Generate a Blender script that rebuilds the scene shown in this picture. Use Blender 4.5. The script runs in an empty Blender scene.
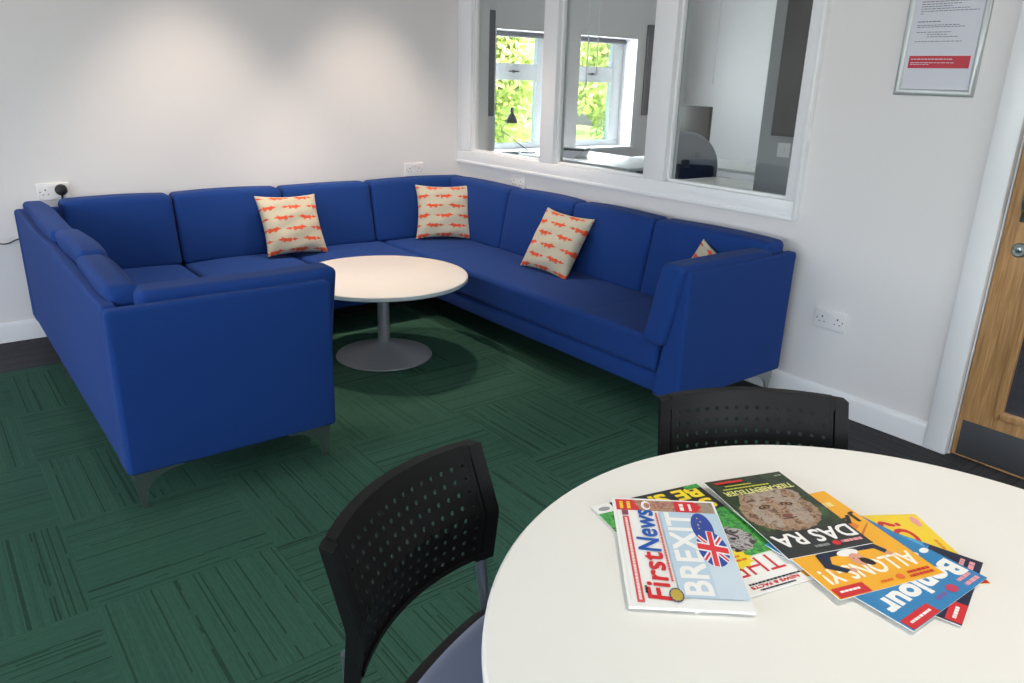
import bpy, bmesh, math, random
from mathutils import Vector, Matrix, Euler
random.seed(7)
SC = bpy.context.scene
COL = SC.collection
PI = math.pi

# ------------------------------------------------------------------ helpers
def lin(c):
    return tuple(((v/255)/12.92 if v/255 <= .04045 else ((v/255+.055)/1.055)**2.4) for v in c)

def mat(name, rgb=(200, 200, 200), rough=.6, metal=0., bump=0., bscale=200., var=0., spec=.5, sheen=0., coat=0., vscale=8.):
    m = bpy.data.materials.new(name); m.use_nodes = True
    nt = m.node_tree; b = nt.nodes['Principled BSDF']
    c = lin(rgb)+(1,)
    b.inputs['Base Color'].default_value = c
    b.inputs['Roughness'].default_value = rough
    b.inputs['Metallic'].default_value = metal
    b.inputs['Specular IOR Level'].default_value = spec
    if sheen: b.inputs['Sheen Weight'].default_value = sheen
    if coat: b.inputs['Coat Weight'].default_value = coat; b.inputs['Coat Roughness'].default_value = .15
    tc = nt.nodes.new('ShaderNodeTexCoord')
    if var:
        n = nt.nodes.new('ShaderNodeTexNoise'); n.inputs['Scale'].default_value = vscale; n.inputs['Detail'].default_value = 5
        nt.links.new(tc.outputs['Object'], n.inputs['Vector'])
        mx = nt.nodes.new('ShaderNodeMix'); mx.data_type = 'RGBA'
        nt.links.new(n.outputs['Fac'], mx.inputs['Factor'])
        mx.inputs['A'].default_value = tuple(v*(1-var) for v in c[:3])+(1,)
        mx.inputs['B'].default_value = tuple(min(1, v*(1+var)) for v in c[:3])+(1,)
        nt.links.new(mx.outputs['Result'], b.inputs['Base Color'])
    if bump:
        n = nt.nodes.new('ShaderNodeTexNoise'); n.inputs['Scale'].default_value = bscale; n.inputs['Detail'].default_value = 3
        nt.links.new(tc.outputs['Object'], n.inputs['Vector'])
        bp = nt.nodes.new('ShaderNodeBump'); bp.inputs['Strength'].default_value = bump; bp.inputs['Distance'].default_value = .002
        nt.links.new(n.outputs['Fac'], bp.inputs['Height']); nt.links.new(bp.outputs['Normal'], b.inputs['Normal'])
    return m

def link(o, parent=None):
    COL.objects.link(o)
    if parent is not None: o.parent = parent
    return o

def obj(name, bm, mats, parent=None, smooth=True, loc=None, rot=None, angle=35):
    me = bpy.data.meshes.new(name)
    bmesh.ops.recalc_face_normals(bm, faces=bm.faces[:])
    bm.to_mesh(me); bm.free()
    for m in (mats if isinstance(mats, (list, tuple)) else [mats]): me.materials.append(m)
    if smooth:
        for p in me.polygons: p.use_smooth = True
        try: me.set_sharp_from_angle(angle=math.radians(angle))
        except Exception: pass
    o = bpy.data.objects.new(name, me); link(o, parent)
    if loc is not None: o.location = loc
    if rot is not None: o.rotation_euler = rot
    return o

def tag(o, label=None, cat=None, group=None, kind=None):
    if label: o['label'] = label
    if cat: o['category'] = cat
    if group: o['group'] = group
    if kind: o['kind'] = kind
    return o

def thing(name, label, cat, loc=(0, 0, 0), rz=0, group=None):
    o = bpy.data.objects.new(name, None); COL.objects.link(o); o.empty_display_size = .1
    o.location = loc; o.rotation_euler = (0, 0, rz)
    return tag(o, label, cat, group)

def struct(name, bm, m, parent=None, **k):
    o = obj(name, bm, m, parent, **k)
    if parent is None: o['kind'] = 'structure'
    return o

def box(bm, x0, x1, y0, y1, z0, z1, bev=0., seg=2, mi=0, M=None):
    r = bmesh.ops.create_cube(bm, size=1)
    vs = r['verts']
    for v in vs:
        v.co = Vector(((x0+x1)/2+v.co.x*(x1-x0), (y0+y1)/2+v.co.y*(y1-y0), (z0+z1)/2+v.co.z*(z1-z0)))
    fs = list({f for v in vs for f in v.link_faces})
    for f in fs: f.material_index = mi
    if bev > 0:
        es = list({e for v in vs for e in v.link_edges})
        r2 = bmesh.ops.bevel(bm, geom=es, offset=bev, segments=seg, profile=.5, affect='EDGES')
        vs = list({v for f in r2['faces'] for v in f.verts} | {v for v in vs if v.is_valid})
    if M is not None:
        for v in vs: v.co = M @ v.co
    return vs

def nb(*a, **k):
    bm = bmesh.new(); box(bm, *a, **k); return bm

def prism(bm, pts, axis, a0, a1, bev=0., seg=2, mi=0):
    """extrude a 2-D polygon along axis ('x','y','z')"""
    def P(p, a):
        return {'x': (a, p[0], p[1]), 'y': (p[0], a, p[1]), 'z': (p[0], p[1], a)}[axis]
    A = [bm.verts.new(P(p, a0)) for p in pts]; B = [bm.verts.new(P(p, a1)) for p in pts]
    n = len(pts); fs = [bm.faces.new(A), bm.faces.new(B[::-1])]
    for i in range(n): fs.append(bm.faces.new((A[i], B[i], B[(i+1) % n], A[(i+1) % n])))
    for f in fs: f.material_index = mi
    if bev:
        es = list({e for f in fs for e in f.edges})
        bmesh.ops.bevel(bm, geom=es, offset=bev, segments=seg, profile=.5, affect='EDGES')

def rbox(bm, hx, hy, hz, r, n=10, k=4, bulge=(0, 0, 0), fn=None, mi=0):
    """rounded, optionally crowned box centred on the origin; fn maps the points"""
    def coords(h):
        a = [-h + r*i/k for i in range(k)]
        mid = [-(h-r)+2*(h-r)*i/n for i in range(n+1)]
        return a + mid + [-t for t in a[::-1]]
    H = (hx, hy, hz); cs = [coords(h) for h in H]
    cache = {}
    def vert(p):
        q = [max(-(H[i]-r), min(H[i]-r, p[i])) for i in range(3)]
        d = Vector((p[0]-q[0], p[1]-q[1], p[2]-q[2]))
        if d.length > 1e-9: d = d.normalized()*r
        co = Vector(q)+d
        nx, ny, nz = co.x/hx, co.y/hy, co.z/hz
        co.x += bulge[0]*nx*max(0, 1-ny*ny)*max(0, 1-nz*nz)
        co.y += bulge[1]*ny*max(0, 1-nx*nx)*max(0, 1-nz*nz)
        co.z += bulge[2]*nz*max(0, 1-nx*nx)*max(0, 1-ny*ny)
        if fn: co = Vector(fn(co))
        key = (round(co.x, 6), round(co.y, 6), round(co.z, 6))
        if key not in cache: cache[key] = bm.verts.new(co)
        return cache[key]
    for ax in range(3):
        a, b = [i for i in range(3) if i != ax]
        for s in (-1, 1):
            for i in range(len(cs[a])-1):
                for j in range(len(cs[b])-1):
                    q = []
                    for (ii, jj) in ((i, j), (i+1, j), (i+1, j+1), (i, j+1)):
                        p = [0, 0, 0]; p[ax] = s*H[ax]; p[a] = cs[a][ii]; p[b] = cs[b][jj]
                        v = vert(p)
                        if v not in q: q.append(v)
                    if len(q) > 2:
                        try: bm.faces.new(q).material_index = mi
                        except ValueError: pass

def lathe(bm, prof, n=48, c=(0, 0, 0), mi=0, cap=True):
    rings = []
    for (r, z) in prof:
        rings.append([bm.verts.new((c[0]+r*math.cos(2*PI*i/n), c[1]+r*math.sin(2*PI*i/n), c[2]+z)) for i in range(n)])
    for a, b in zip(rings, rings[1:]):
        for i in range(n): bm.faces.new((a[i], a[(i+1) % n], b[(i+1) % n], b[i])).material_index = mi
    if cap:
        bm.faces.new(rings[0][::-1]).material_index = mi; bm.faces.new(rings[-1]).material_index = mi

def tube(bm, pts, r, n=12, mi=0, closed=False):
    pts = [Vector(p) for p in pts]
    rings = []
    up = None
    for i, p in enumerate(pts):
        if closed: t = (pts[(i+1) % len(pts)]-pts[i-1]).normalized()
        else: t = (pts[min(i+1, len(pts)-1)]-pts[max(i-1, 0)]).normalized()
        if up is None:
            up = Vector((0, 0, 1)) if abs(t.z) < .9 else Vector((1, 0, 0))
        a = (up - t*up.dot(t)).normalized(); up = a; b = t.cross(a)
        rings.append([bm.verts.new(p+a*r*math.cos(2*PI*j/n)+b*r*math.sin(2*PI*j/n)) for j in range(n)])
    prs = list(zip(rings, rings[1:])) + ([(rings[-1], rings[0])] if closed else [])
    for a, b in prs:
        for j in range(n): bm.faces.new((a[j], a[(j+1) % n], b[(j+1) % n], b[j])).material_index = mi
    if not closed:
        bm.faces.new(rings[0][::-1]).material_index = mi; bm.faces.new(rings[-1]).material_index = mi

def arc(p0, p1, p2, n=6):
    """quadratic bend"""
    p0, p1, p2 = map(Vector, (p0, p1, p2))
    return [(1-t)**2*p0+2*t*(1-t)*p1+t*t*p2 for t in [i/n for i in range(n+1)]]

def copy_tree(o, parent=None):
    c = o.copy(); COL.objects.link(c)
    if parent is not None: c.parent = parent
    for ch in list(o.children): copy_tree(ch, c)
    return c

# ------------------------------------------------------------------ materials
M = {}
M['wall'] = mat('wall_paint', (226, 222, 222), .75, bump=.05, bscale=90)
M['gloss'] = mat('white_gloss_paint', (232, 232, 234), .35, bump=.02, bscale=60)
M['ceiling'] = mat('ceiling_paint', (232, 230, 226), .9)
M['blue'] = mat('blue_wool_fabric', (23, 57, 122), .85, bump=.35, bscale=900, var=.10, spec=.15, sheen=.04, vscale=300)
M['chrome'] = mat('brushed_steel', (150, 155, 154), .28, .95)
M['silver'] = mat('silver_powder_coat', (150, 152, 156), .45, .35, bump=.03, bscale=500)
M['laminate'] = mat('white_laminate', (240, 238, 233), .38, coat=.15)
M['laminate_lamp_tint'] = mat('lamp_tinted_laminate', (222, 214, 206), .4, coat=.1)  # white laminate with the warm lamp tint put into its colour
M['edge'] = mat('grey_table_edge', (176, 188, 192), .4)
M['black'] = mat('black_plastic', (12, 11, 12), .46, bump=.12, bscale=900, spec=.22)
M['blackfab'] = mat('dark_chair_fabric', (22, 26, 42), .9, bump=.2, bscale=700)
M['pad'] = mat('grey_seat_vinyl', (118, 126, 150), .36, bump=.06, bscale=600)
M['tube'] = mat('grey_steel_tube', (122, 128, 140), .3, .8)
M['socket'] = mat('white_socket_plastic', (230, 226, 226), .3)
M['hole'] = mat('socket_hole_black', (22, 22, 24), .6)
M['plug'] = mat('black_rubber_plug', (18, 18, 20), .5)
M['frame_al'] = mat('aluminium_snap_frame', (190, 194, 194), .4, .55)
M['paper'] = mat('notice_paper', (206, 206, 216), .35, coat=.3)
M['ink'] = mat('notice_ink', (96, 98, 110), .6)
M['red'] = mat('notice_red', (190, 30, 52), .4)
M['kick'] = mat('dark_kick_plate', (74, 74, 77), .5, .2, bump=.04, bscale=300)
M['grey_panel'] = mat('dark_grey_felt', (92, 92, 98), .9)
M['monitor'] = mat('monitor_plastic', (62, 56, 52), .4)
M['cream'] = mat('beige_desk_plastic', (205, 203, 196), .5)
M['mesh'] = mat('grey_chair_mesh', (140, 140, 146), .7, bump=.2, bscale=400)
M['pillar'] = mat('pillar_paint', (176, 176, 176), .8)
M['soil'] = mat('garden_grass', (120, 150, 70), .95, var=.3, vscale=3)
M['bark'] = mat('tree_bark', (110, 95, 75), .9)
M['brick'] = mat('outdoor_brick', (150, 110, 90), .9, var=.2, vscale=5)
M['upvc'] = mat('white_window_plastic', (226, 230, 232), .35)
M['lamp'] = mat('grey_lamp_metal', (70, 74, 78), .4, .3)

def glass_mat(name, tint=(250, 252, 250), refl=1.0, ior=1.5):
    m = bpy.data.materials.new(name); m.use_nodes = True; nt = m.node_tree; nt.nodes.clear()
    out = nt.nodes.new('ShaderNodeOutputMaterial'); mx = nt.nodes.new('ShaderNodeMixShader')
    fr = nt.nodes.new('ShaderNodeFresnel'); ge = nt.nodes.new('ShaderNodeNewGeometry'); mr = nt.nodes.new('ShaderNodeMapRange')
    nt.links.new(ge.outputs['Backfacing'], mr.inputs['Value']); mr.inputs['To Min'].default_value = ior; mr.inputs['To Max'].default_value = 1/ior
    nt.links.new(mr.outputs[0], fr.inputs['IOR'])
    tr = nt.nodes.new('ShaderNodeBsdfTransparent'); tr.inputs[0].default_value = lin(tint)+(1,)
    gl = nt.nodes.new('ShaderNodeBsdfGlossy'); gl.inputs['Roughness'].default_value = .02
    mu = nt.nodes.new('ShaderNodeMath'); mu.operation = 'MULTIPLY'; mu.inputs[1].default_value = refl
    nt.links.new(fr.outputs[0], mu.inputs[0]); nt.links.new(mu.outputs[0], mx.inputs[0])
    nt.links.new(tr.outputs[0], mx.inputs[1]); nt.links.new(gl.outputs[0], mx.inputs[2]); nt.links.new(mx.outputs[0], out.inputs[0])
    return m
M['glass'] = glass_mat('window_glass', (246, 249, 249))
M['glass_out'] = glass_mat('outer_window_glass', (245, 248, 248))
M['door_glass'] = glass_mat('door_vision_glass', (222, 226, 232))

def emit(name, rgb, s):
    m = bpy.data.materials.new(name); m.use_nodes = True; nt = m.node_tree; nt.nodes.clear()
    out = nt.nodes.new('ShaderNodeOutputMaterial'); e = nt.nodes.new('ShaderNodeEmission')
    e.inputs[0].default_value = lin(rgb)+(1,); e.inputs[1].default_value = s; nt.links.new(e.outputs[0], out.inputs[0]); return m
M['led'] = emit('lit_lamp_diffuser', (255, 236, 210), 6)

def N(nt, t, **k):
    n = nt.nodes.new(t)
    for a, v in k.items(): setattr(n, a, v)
    return n
def mathn(nt, op, a, b=None, c=None):
    n = nt.nodes.new('ShaderNodeMath'); n.operation = op
    for i, v in enumerate((a, b, c)):
        if v is None: continue
        if isinstance(v, (int, float)): n.inputs[i].default_value = v
        else: nt.links.new(v, n.inputs[i])
    return n.outputs[0]

def carpet():
    m = bpy.data.materials.new('carpet_tiles'); m.use_nodes = True; nt = m.node_tree; b = nt.nodes['Principled BSDF']
    tc = N(nt, 'ShaderNodeTexCoord'); sp = N(nt, 'ShaderNodeSeparateXYZ'); nt.links.new(tc.outputs['Object'], sp.inputs[0])
    X, Y = sp.outputs[0], sp.outputs[1]
    tx = mathn(nt, 'FLOOR', mathn(nt, 'DIVIDE', mathn(nt, 'ADD', X, 2.9), .5))
    ty = mathn(nt, 'FLOOR', mathn(nt, 'DIVIDE', mathn(nt, 'ADD', Y, 2.56), .5))
    par = mathn(nt, 'FLOORED_MODULO', mathn(nt, 'ADD', tx, ty), 2.)
    par = mathn(nt, 'LESS_THAN', par, .5)
    inv = mathn(nt, 'SUBTRACT', 1., par)
    # across / along coordinates, lines run along Y where par = 0
    ac = mathn(nt, 'ADD', mathn(nt, 'MULTIPLY', X, inv), mathn(nt, 'MULTIPLY', Y, par))
    al = mathn(nt, 'ADD', mathn(nt, 'MULTIPLY', Y, inv), mathn(nt, 'MULTIPLY', X, par))
    tid = mathn(nt, 'ADD', mathn(nt, 'MULTIPLY', tx, 3.7), mathn(nt, 'MULTIPLY', ty, 9.3))
    def comb(a, b_, c): 
        n = N(nt, 'ShaderNodeCombineXYZ')
        for i, v in enumerate((a, b_, c)): nt.links.new(v, n.inputs[i])
        return n.outputs[0]
    def noise(vec, scale, det=2, rough=.5):
        n = N(nt, 'ShaderNodeTexNoise'); n.inputs['Scale'].default_value = scale; n.inputs['Detail'].default_value = det
        n.inputs['Roughness'].default_value = rough; nt.links.new(vec, n.inputs['Vector']); return n.outputs['Fac']
    def wn2(a, b_):
        n = N(nt, 'ShaderNodeTexWhiteNoise'); n.noise_dimensions = '2D'; c_ = N(nt, 'ShaderNodeCombineXYZ')
        nt.links.new(a, c_.inputs[0]); nt.links.new(b_, c_.inputs[1]); nt.links.new(c_.outputs[0], n.inputs['Vector']); return n.outputs['Value']
    stripe = mathn(nt, 'FLOOR', mathn(nt, 'DIVIDE', ac, .0052))
    rs = wn2(stripe, tid)
    dash = noise(comb(mathn(nt, 'MULTIPLY', stripe, 3.1), mathn(nt, 'MULTIPLY', al, 5.), tid), 1., 1)
    dk = mathn(nt, 'MULTIPLY', mathn(nt, 'GREATER_THAN', rs, .86), mathn(nt, 'GREATER_THAN', dash, .40))
    fine = mathn(nt, 'ADD', mathn(nt, 'MULTIPLY', wn2(mathn(nt, 'FLOOR', mathn(nt, 'DIVIDE', ac, .0033)), tid), .35), mathn(nt, 'MULTIPLY', noise(comb(mathn(nt, 'MULTIPLY', ac, 260.), mathn(nt, 'MULTIPLY', al, 40.), tid), 1., 2), .65))
    pile = noise(tc.outputs['Object'], 420., 3, .7)
    cloud = noise(tc.outputs['Object'], 3., 3)
    wn = N(nt, 'ShaderNodeTexWhiteNoise'); wn.noise_dimensions = '1D'; nt.links.new(tid, wn.inputs['W'])
    # value of the tuft colour
    v = mathn(nt, 'ADD', .18, mathn(nt, 'MULTIPLY', fine, .70))
    v = mathn(nt, 'ADD', v, mathn(nt, 'MULTIPLY', pile, .95))
    v = mathn(nt, 'ADD', v, mathn(nt, 'MULTIPLY', mathn(nt, 'SUBTRACT', wn.outputs['Value'], .5), .09))
    v = mathn(nt, 'ADD', v, mathn(nt, 'MULTIPLY', mathn(nt, 'SUBTRACT', cloud, .5), .12))
    v = mathn(nt, 'MULTIPLY', v, mathn(nt, 'SUBTRACT', 1., mathn(nt, 'MULTIPLY', dk, .40)))
    # the green field stops at x=-0.4 / y=-0.56, the border is charcoal
    g = mathn(nt, 'MULTIPLY', mathn(nt, 'LESS_THAN', X, -.40), mathn(nt, 'LESS_THAN', Y, -.49))
    mx = N(nt, 'ShaderNodeMix'); mx.data_type = 'RGBA'; nt.links.new(g, mx.inputs['Factor'])
    mx.inputs['A'].default_value = lin((66, 66, 70))+(1,); mx.inputs['B'].default_value = lin(GREEN)+(1,)
    vm = N(nt, 'ShaderNodeVectorMath'); vm.operation = 'SCALE'
    nt.links.new(mx.outputs['Result'], vm.inputs[0]); nt.links.new(v, vm.inputs['Scale'])
    nt.links.new(vm.outputs[0], b.inputs['Base Color'])
    b.inputs['Roughness'].default_value = .95; b.inputs['Specular IOR Level'].default_value = .15
    bp = N(nt, 'ShaderNodeBump'); bp.inputs['Strength'].default_value = .5; bp.inputs['Distance'].default_value = .004
    nt.links.new(v, bp.inputs['Height']); nt.links.new(bp.outputs[0], b.inputs['Normal'])
    return m
GREEN = (50, 84, 70)
M['carpet'] = carpet()

def wood():
    m = bpy.data.materials.new('oak_veneer'); m.use_nodes = True; nt = m.node_tree; b = nt.nodes['Principled BSDF']
    tc = N(nt, 'ShaderNodeTexCoord'); mp = N(nt, 'ShaderNodeMapping'); mp.inputs['Scale'].default_value = (34, 34, 1.8)
    nt.links.new(tc.outputs['Object'], mp.inputs[0])
    n1 = N(nt, 'ShaderNodeTexNoise'); n1.inputs['Scale'].default_value = 1.6; n1.inputs['Detail'].default_value = 6; n1.inputs['Distortion'].default_value = 1.2
    nt.links.new(mp.outputs[0], n1.inputs['Vector'])
    mp2 = N(nt, 'ShaderNodeMapping'); mp2.inputs['Scale'].default_value = (160, 160, 5); nt.links.new(tc.outputs['Object'], mp2.inputs[0])
    n2 = N(nt, 'ShaderNodeTexNoise'); n2.inputs['Scale'].default_value = 2; n2.inputs['Detail'].default_value = 3; nt.links.new(mp2.outputs[0], n2.inputs['Vector'])
    s = mathn(nt, 'ADD', mathn(nt, 'MULTIPLY', n1.outputs['Fac'], .7), mathn(nt, 'MULTIPLY', n2.outputs['Fac'], .3))
    cr = N(nt, 'ShaderNodeValToRGB'); nt.links.new(s, cr.inputs[0])
    cr.color_ramp.elements[0].position = .33; cr.color_ramp.elements[0].color = lin((140, 100, 60))+(1,)
    cr.color_ramp.elements[1].position = .66; cr.color_ramp.elements[1].color = lin((200, 154, 102))+(1,)
    nt.links.new(cr.outputs[0], b.inputs['Base Color']); b.inputs['Roughness'].default_value = .45
    return m
M['oak'] = wood()

def leafmat(name, a, b_):
    m = bpy.data.materials.new(name); m.use_nodes = True; nt = m.node_tree; b = nt.nodes['Principled BSDF']
    oi = N(nt, 'ShaderNodeNewGeometry'); cr = N(nt, 'ShaderNodeValToRGB'); nt.links.new(oi.outputs['Random Per Island'], cr.inputs[0])
    cr.color_ramp.elements[0].color = lin(a)+(1,); cr.color_ramp.elements[1].color = lin(b_)+(1,)
    nt.links.new(cr.outputs[0], b.inputs['Base Color']); b.inputs['Roughness'].default_value = .6
    tl = N(nt, 'ShaderNodeBsdfTranslucent'); nt.links.new(cr.outputs[0], tl.inputs[0])
    mx = N(nt, 'ShaderNodeMixShader'); mx.inputs[0].default_value = .4
    out = nt.nodes['Material Output']; nt.links.new(b.outputs[0], mx.inputs[1]); nt.links.new(tl.outputs[0], mx.inputs[2]); nt.links.new(mx.outputs[0], out.inputs[0])
    return m
M['leaf'] = leafmat('sunlit_leaves', (160, 180, 96), (232, 236, 160))

# ------------------------------------------------------------------ room shell
RX0, RY0, H = -6.6, -8.4, 2.75      # our room: x RX0..0, y RY0..0
OX1, OY1 = 3.65, 1.1                # office beyond the glazed partition
struct('floor', nb(RX0-.1, OX1+.1, RY0-.1, OY1+.3, -.12, 0), M['carpet'], smooth=False)
struct('ceiling', nb(RX0-.1, OX1+.1, RY0-.1, OY1+.3, H, H+.12), M['ceiling'], smooth=False)
struct('wall_back', nb(RX0-.1, .13, 0, .12, 0, H), M['wall'], smooth=False)
# right wall with the glazed opening and the doorway
WY0, WY1, WZ0, WZ1 = -2.605, -.165, .885, 2.25
DY0, DY1, DZ = -4.42, -3.483, 2.06
bm = bmesh.new()
box(bm, 0, .12, WY1-.0, 0, 0, H); box(bm, 0, .12, WY0, WY1, 0, WZ0); box(bm, 0, .12, WY0, WY1, WZ1, H)
box(bm, 0, .12, DY1, WY0, 0, H); box(bm, 0, .12, DY0, DY1, DZ, H); box(bm, 0, .12, RY0-.1, DY0, 0, H)
struct('wall_right', bm, M['wall'], smooth=False)
# wall left with two big windows (behind the camera's left)
def wall_with_windows(name, axis, c0, c1, lo, hi, wins, z0, z1):
    bm = bmesh.new()
    def B(a, b, za, zb):
        if axis == 'x': box(bm, c0, c1, a, b, za, zb)
        else: box(bm, a, b, c0, c1, za, zb)
    B(lo, hi, 0, z0); B(lo, hi, z1, H)
    e = lo
    for (a, b) in wins: B(e, a, z0, z1); e = b
    B(e, hi, z0, z1)
    return struct(name, bm, M['wall'], smooth=False)
LW = [(-6.8, -4.3), (-3.5, -1.0)]
wall_with_windows('wall_left', 'x', RX0-.1, RX0, RY0-.1, 0, LW, .85, 2.35)
FW = [(-5.6, -3.4), (-2.8, -.9)]
wall_with_windows('wall_front', 'y', RY0-.1, RY0, RX0, 0, FW, .85, 2.35)

def simple_window(name, axis, c, a, b, z0, z1):
    """outer window: frame with one mullion, pane behind"""
    bm = bmesh.new(); t = .06
    def B(u0, u1, za, zb):
        if axis == 'x': box(bm, c-.04, c+.02, u0, u1, za, zb, bev=.006)
        else: box(bm, u0, u1, c-.04, c+.02, za, zb, bev=.006)
    B(a, b, z0, z0+t); B(a, b, z1-t, z1); B(a, a+t, z0, z1); B(b-t, b, z0, z1); B((a+b)/2-t/2, (a+b)/2+t/2, z0, z1)
    o = struct(name, bm, M['upvc'])
    bm = bmesh.new()
    if axis == 'x': box(bm, c-.014, c-.008, a+.02, b-.02, z0+.02, z1-.02)
    else: box(bm, a+.02, b-.02, c-.014, c-.008, z0+.02, z1-.02)
    obj('pane', bm, M['glass_out'], o, smooth=False)
    return o
for i, (a, b) in enumerate(LW): simple_window('window_%d' % (i+4), 'x', RX0-.03, a, b, .85, 2.35)
for i, (a, b) in enumerate(FW): simple_window('window_%d' % (i+6), 'y', RY0-.03, a, b, .85, 2.35)

# skirting boards: a board with a moulded top edge
def skirt(name, axis, c, d, a, b):
    """c wall face, d direction into the room"""
    pts = [(c, 0), (c+d*.016, 0), (c+d*.016, .082), (c+d*.013, .094), (c+d*.007, .102), (c, .104)]
    bm = bmesh.new(); prism(bm, pts, axis, a, b)
    return struct(name, bm, M['gloss'], angle=50)
skirt('baseboard_back', 'y' if False else 'x', 0, -1, RX0, -.0)   # profile in (y,z), extruded along x
skirt('baseboard_right', 'y', 0, -1, -3.397, -.016)               # profile in (x,z), extruded along y
skirt('baseboard_left', 'y', RX0, 1, RY0, -.016)

# ------------------------------------------------------------------ glazed partition (window_1)
bm = bmesh.new()
TX = -.022
ys = [(-.155, -.895), (-1.018, -1.752), (-1.893, -2.61)]
zo = .892
# outer casing with the three openings
def casing(bm, y0, y1, z0, z1, x0=TX, x1=.012, bev=.004): box(bm, x0, x1, y0, y1, z0, z1, bev=bev)
casing(bm, -2.673, -.002, .813, zo)
casing(bm, -2.673, -2.61, zo, 2.32)
casing(bm, -.155, -.002, zo, 2.32)
casing(bm, -2.61, -.155, 2.25, 2.32)
casing(bm, -1.018, -.895, zo, 2.25); casing(bm, -1.893, -1.752, zo, 2.25)
# raised back-band round the outside
casing(bm, -2.679, -2.660, .807, 2.326, x0=-.030); casing(bm, -2.661, -.001, .807, .826, x0=-.029)
w1 = struct('window_1', bm, M['gloss'], angle=40)
bm = bmesh.new()      # deeper sub-frame and glazing beads
for (a, b) in ys:
    a2, b2 = a-.0, b+.0
    for (y0, y1, z0, z1) in ((b2, a2, zo-.002, zo+.014), (a2-.014, a2+.002, zo, 2.25), (b2-.002, b2+.014, zo, 2.25), (b2, a2, 2.236, 2.25)):
        box(bm, .008, .034, y0, y1, z0, z1, bev=.003)
obj('glazing_bead', bm, M['gloss'], w1)
for (a, b) in ys:
    obj('pane', nb(.038, .044, b, a, zo, 2.25), M['glass'], w1, smooth=False)
bm = bmesh.new(); box(bm, .045, .066, -1.02, -.89, .885, 2.25); box(bm, .045, .066, -1.90, -1.75, .885, 2.25)
obj('mullion', bm, M['gloss'], w1, smooth=False)

# ------------------------------------------------------------------ door with architrave
bm = bmesh.new()
box(bm, -.024, .01, DY1, -3.396, 0, DZ+.085, bev=.006); box(bm, -.024, .01, DY0-.085, DY0, 0, DZ+.085, bev=.006)
box(bm, -.024, .01, DY0, DY1, DZ, DZ+.085, bev=.006)
struct('trim_1', bm, M['gloss'], angle=40)
bm = bmesh.new()
box(bm, .0101, .12, DY1-.006, DY1+.0, 0, DZ); box(bm, .0101, .12, DY0, DY0+.006, 0, DZ); box(bm, .0101, .12, DY0+.006, DY1-.006, DZ-.006, DZ)
struct('trim_2', bm, M['gloss'], smooth=False)
dx0, dx1 = .004, .048
vy0, vy1, vz0, vz1 = -4.25, -3.624, .222, 1.90
bm = bmesh.new()
y1, y0 = DY1-.010, DY0+.010
box(bm, dx0, dx1, vy1, y1, .008, DZ-.01, bev=.003); box(bm, dx0, dx1, y0, vy0, .008, DZ-.01, bev=.003)
box(bm, dx0, dx1, vy0, vy1, .008, vz0); box(bm, dx0, dx1, vy0, vy1, vz1, DZ-.01)
d1 = struct('door_1', bm, M['oak'], angle=40)
bm = bmesh.new()
for (a, b, c, d) in ((vy0-.0, vy1+.0, vz0-.016, vz0+.012), (vy0, vy1, vz1-.012, vz1+.016)): box(bm, dx0-.008, dx0+.02, a, b, c, d, bev=.004)
for (a, b) in ((vy1-.012, vy1+.016), (vy0-.016, vy0+.012)): box(bm, dx0-.008, dx0+.02, a, b, vz0-.016, vz1+.016, bev=.004)
obj('glazing_bead', bm, M['oak'], d1)
obj('pane', nb(.022, .028, vy0, vy1, vz0, vz1), M['door_glass'], d1, smooth=False)
obj('kick_plate', nb(dx0-.0025, dx0+.002, y0+.01, y1-.018, .016, .160, bev=.001), M['kick'], d1)
# cylinder lock
bm = bmesh.new(); lathe(bm, [(.026, 0), (.026, .006), (.022, .010), (.019, .010), (.019, .007), (.010, .007), (.0095, .012), (.004, .013)], n=32)
o = obj('lock_cylinder', bm, M['chrome'], d1, loc=(dx0, -3.560, .842), rot=(0, -PI/2, 0))
obj('keyhole', nb(-.006, .006, -.0014, .0014, .0128, .0136), M['hole'], o, smooth=False)
# pull handle
bm = bmesh.new()
hp = arc((dx0, -3.556, .98), (dx0-.05, -3.556, .98), (dx0-.05, -3.556, 1.02), 5)+[(dx0-.05, -3.556, 1.2)]+arc((dx0-.05, -3.556, 1.24), (dx0-.05, -3.556, 1.28), (dx0, -3.556, 1.28), 5)
tube(bm, hp, .0105, 16)
h = obj('handle', bm, M['chrome'], d1)
bm = bmesh.new(); box(bm, dx0-.004, dx0, -3.583, -3.537, .94, 1.32, bev=.0015)
obj('pull_plate', bm, M['chrome'], d1)
# corridor behind the door
struct('wall_corridor', nb(2.2, 2.3, -6.5, -2.75, 0, H), M['wall'], smooth=False)
struct('wall_partition', nb(.12, OX1, -2.86, -2.76, 0, H), M['wall'], smooth=False)
struct('wall_corridor_end', nb(.12, 2.3, -6.6, -6.5, 0, H), M['wall'], smooth=False)

# ------------------------------------------------------------------ sofas
def panel_slanted(bm, axis, o0, o1, out, s, z0=.13, z1=.686, tt=.045, tb=.15, r=.018):
    """upholstered panel, outer face vertical at 'out', inner face leaning; runs o0..o1 along axis; s = direction to the inside"""
    L = abs(o1-o0); c = (o0+o1)/2; h = (z1-z0)/2
    def fn(p):
        t = (p.z+h)/(2*h); th = tb+(tt-tb)*t
        a = out + s*(th*(p.x/(.1)+.5) if True else 0)
        l = c+p.y; z = z0+h+p.z
        return (a, l, z) if axis == 'y' else (l, a, z)
    rbox(bm, .05, L/2, h, r, n=8, k=4, fn=fn)

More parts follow.
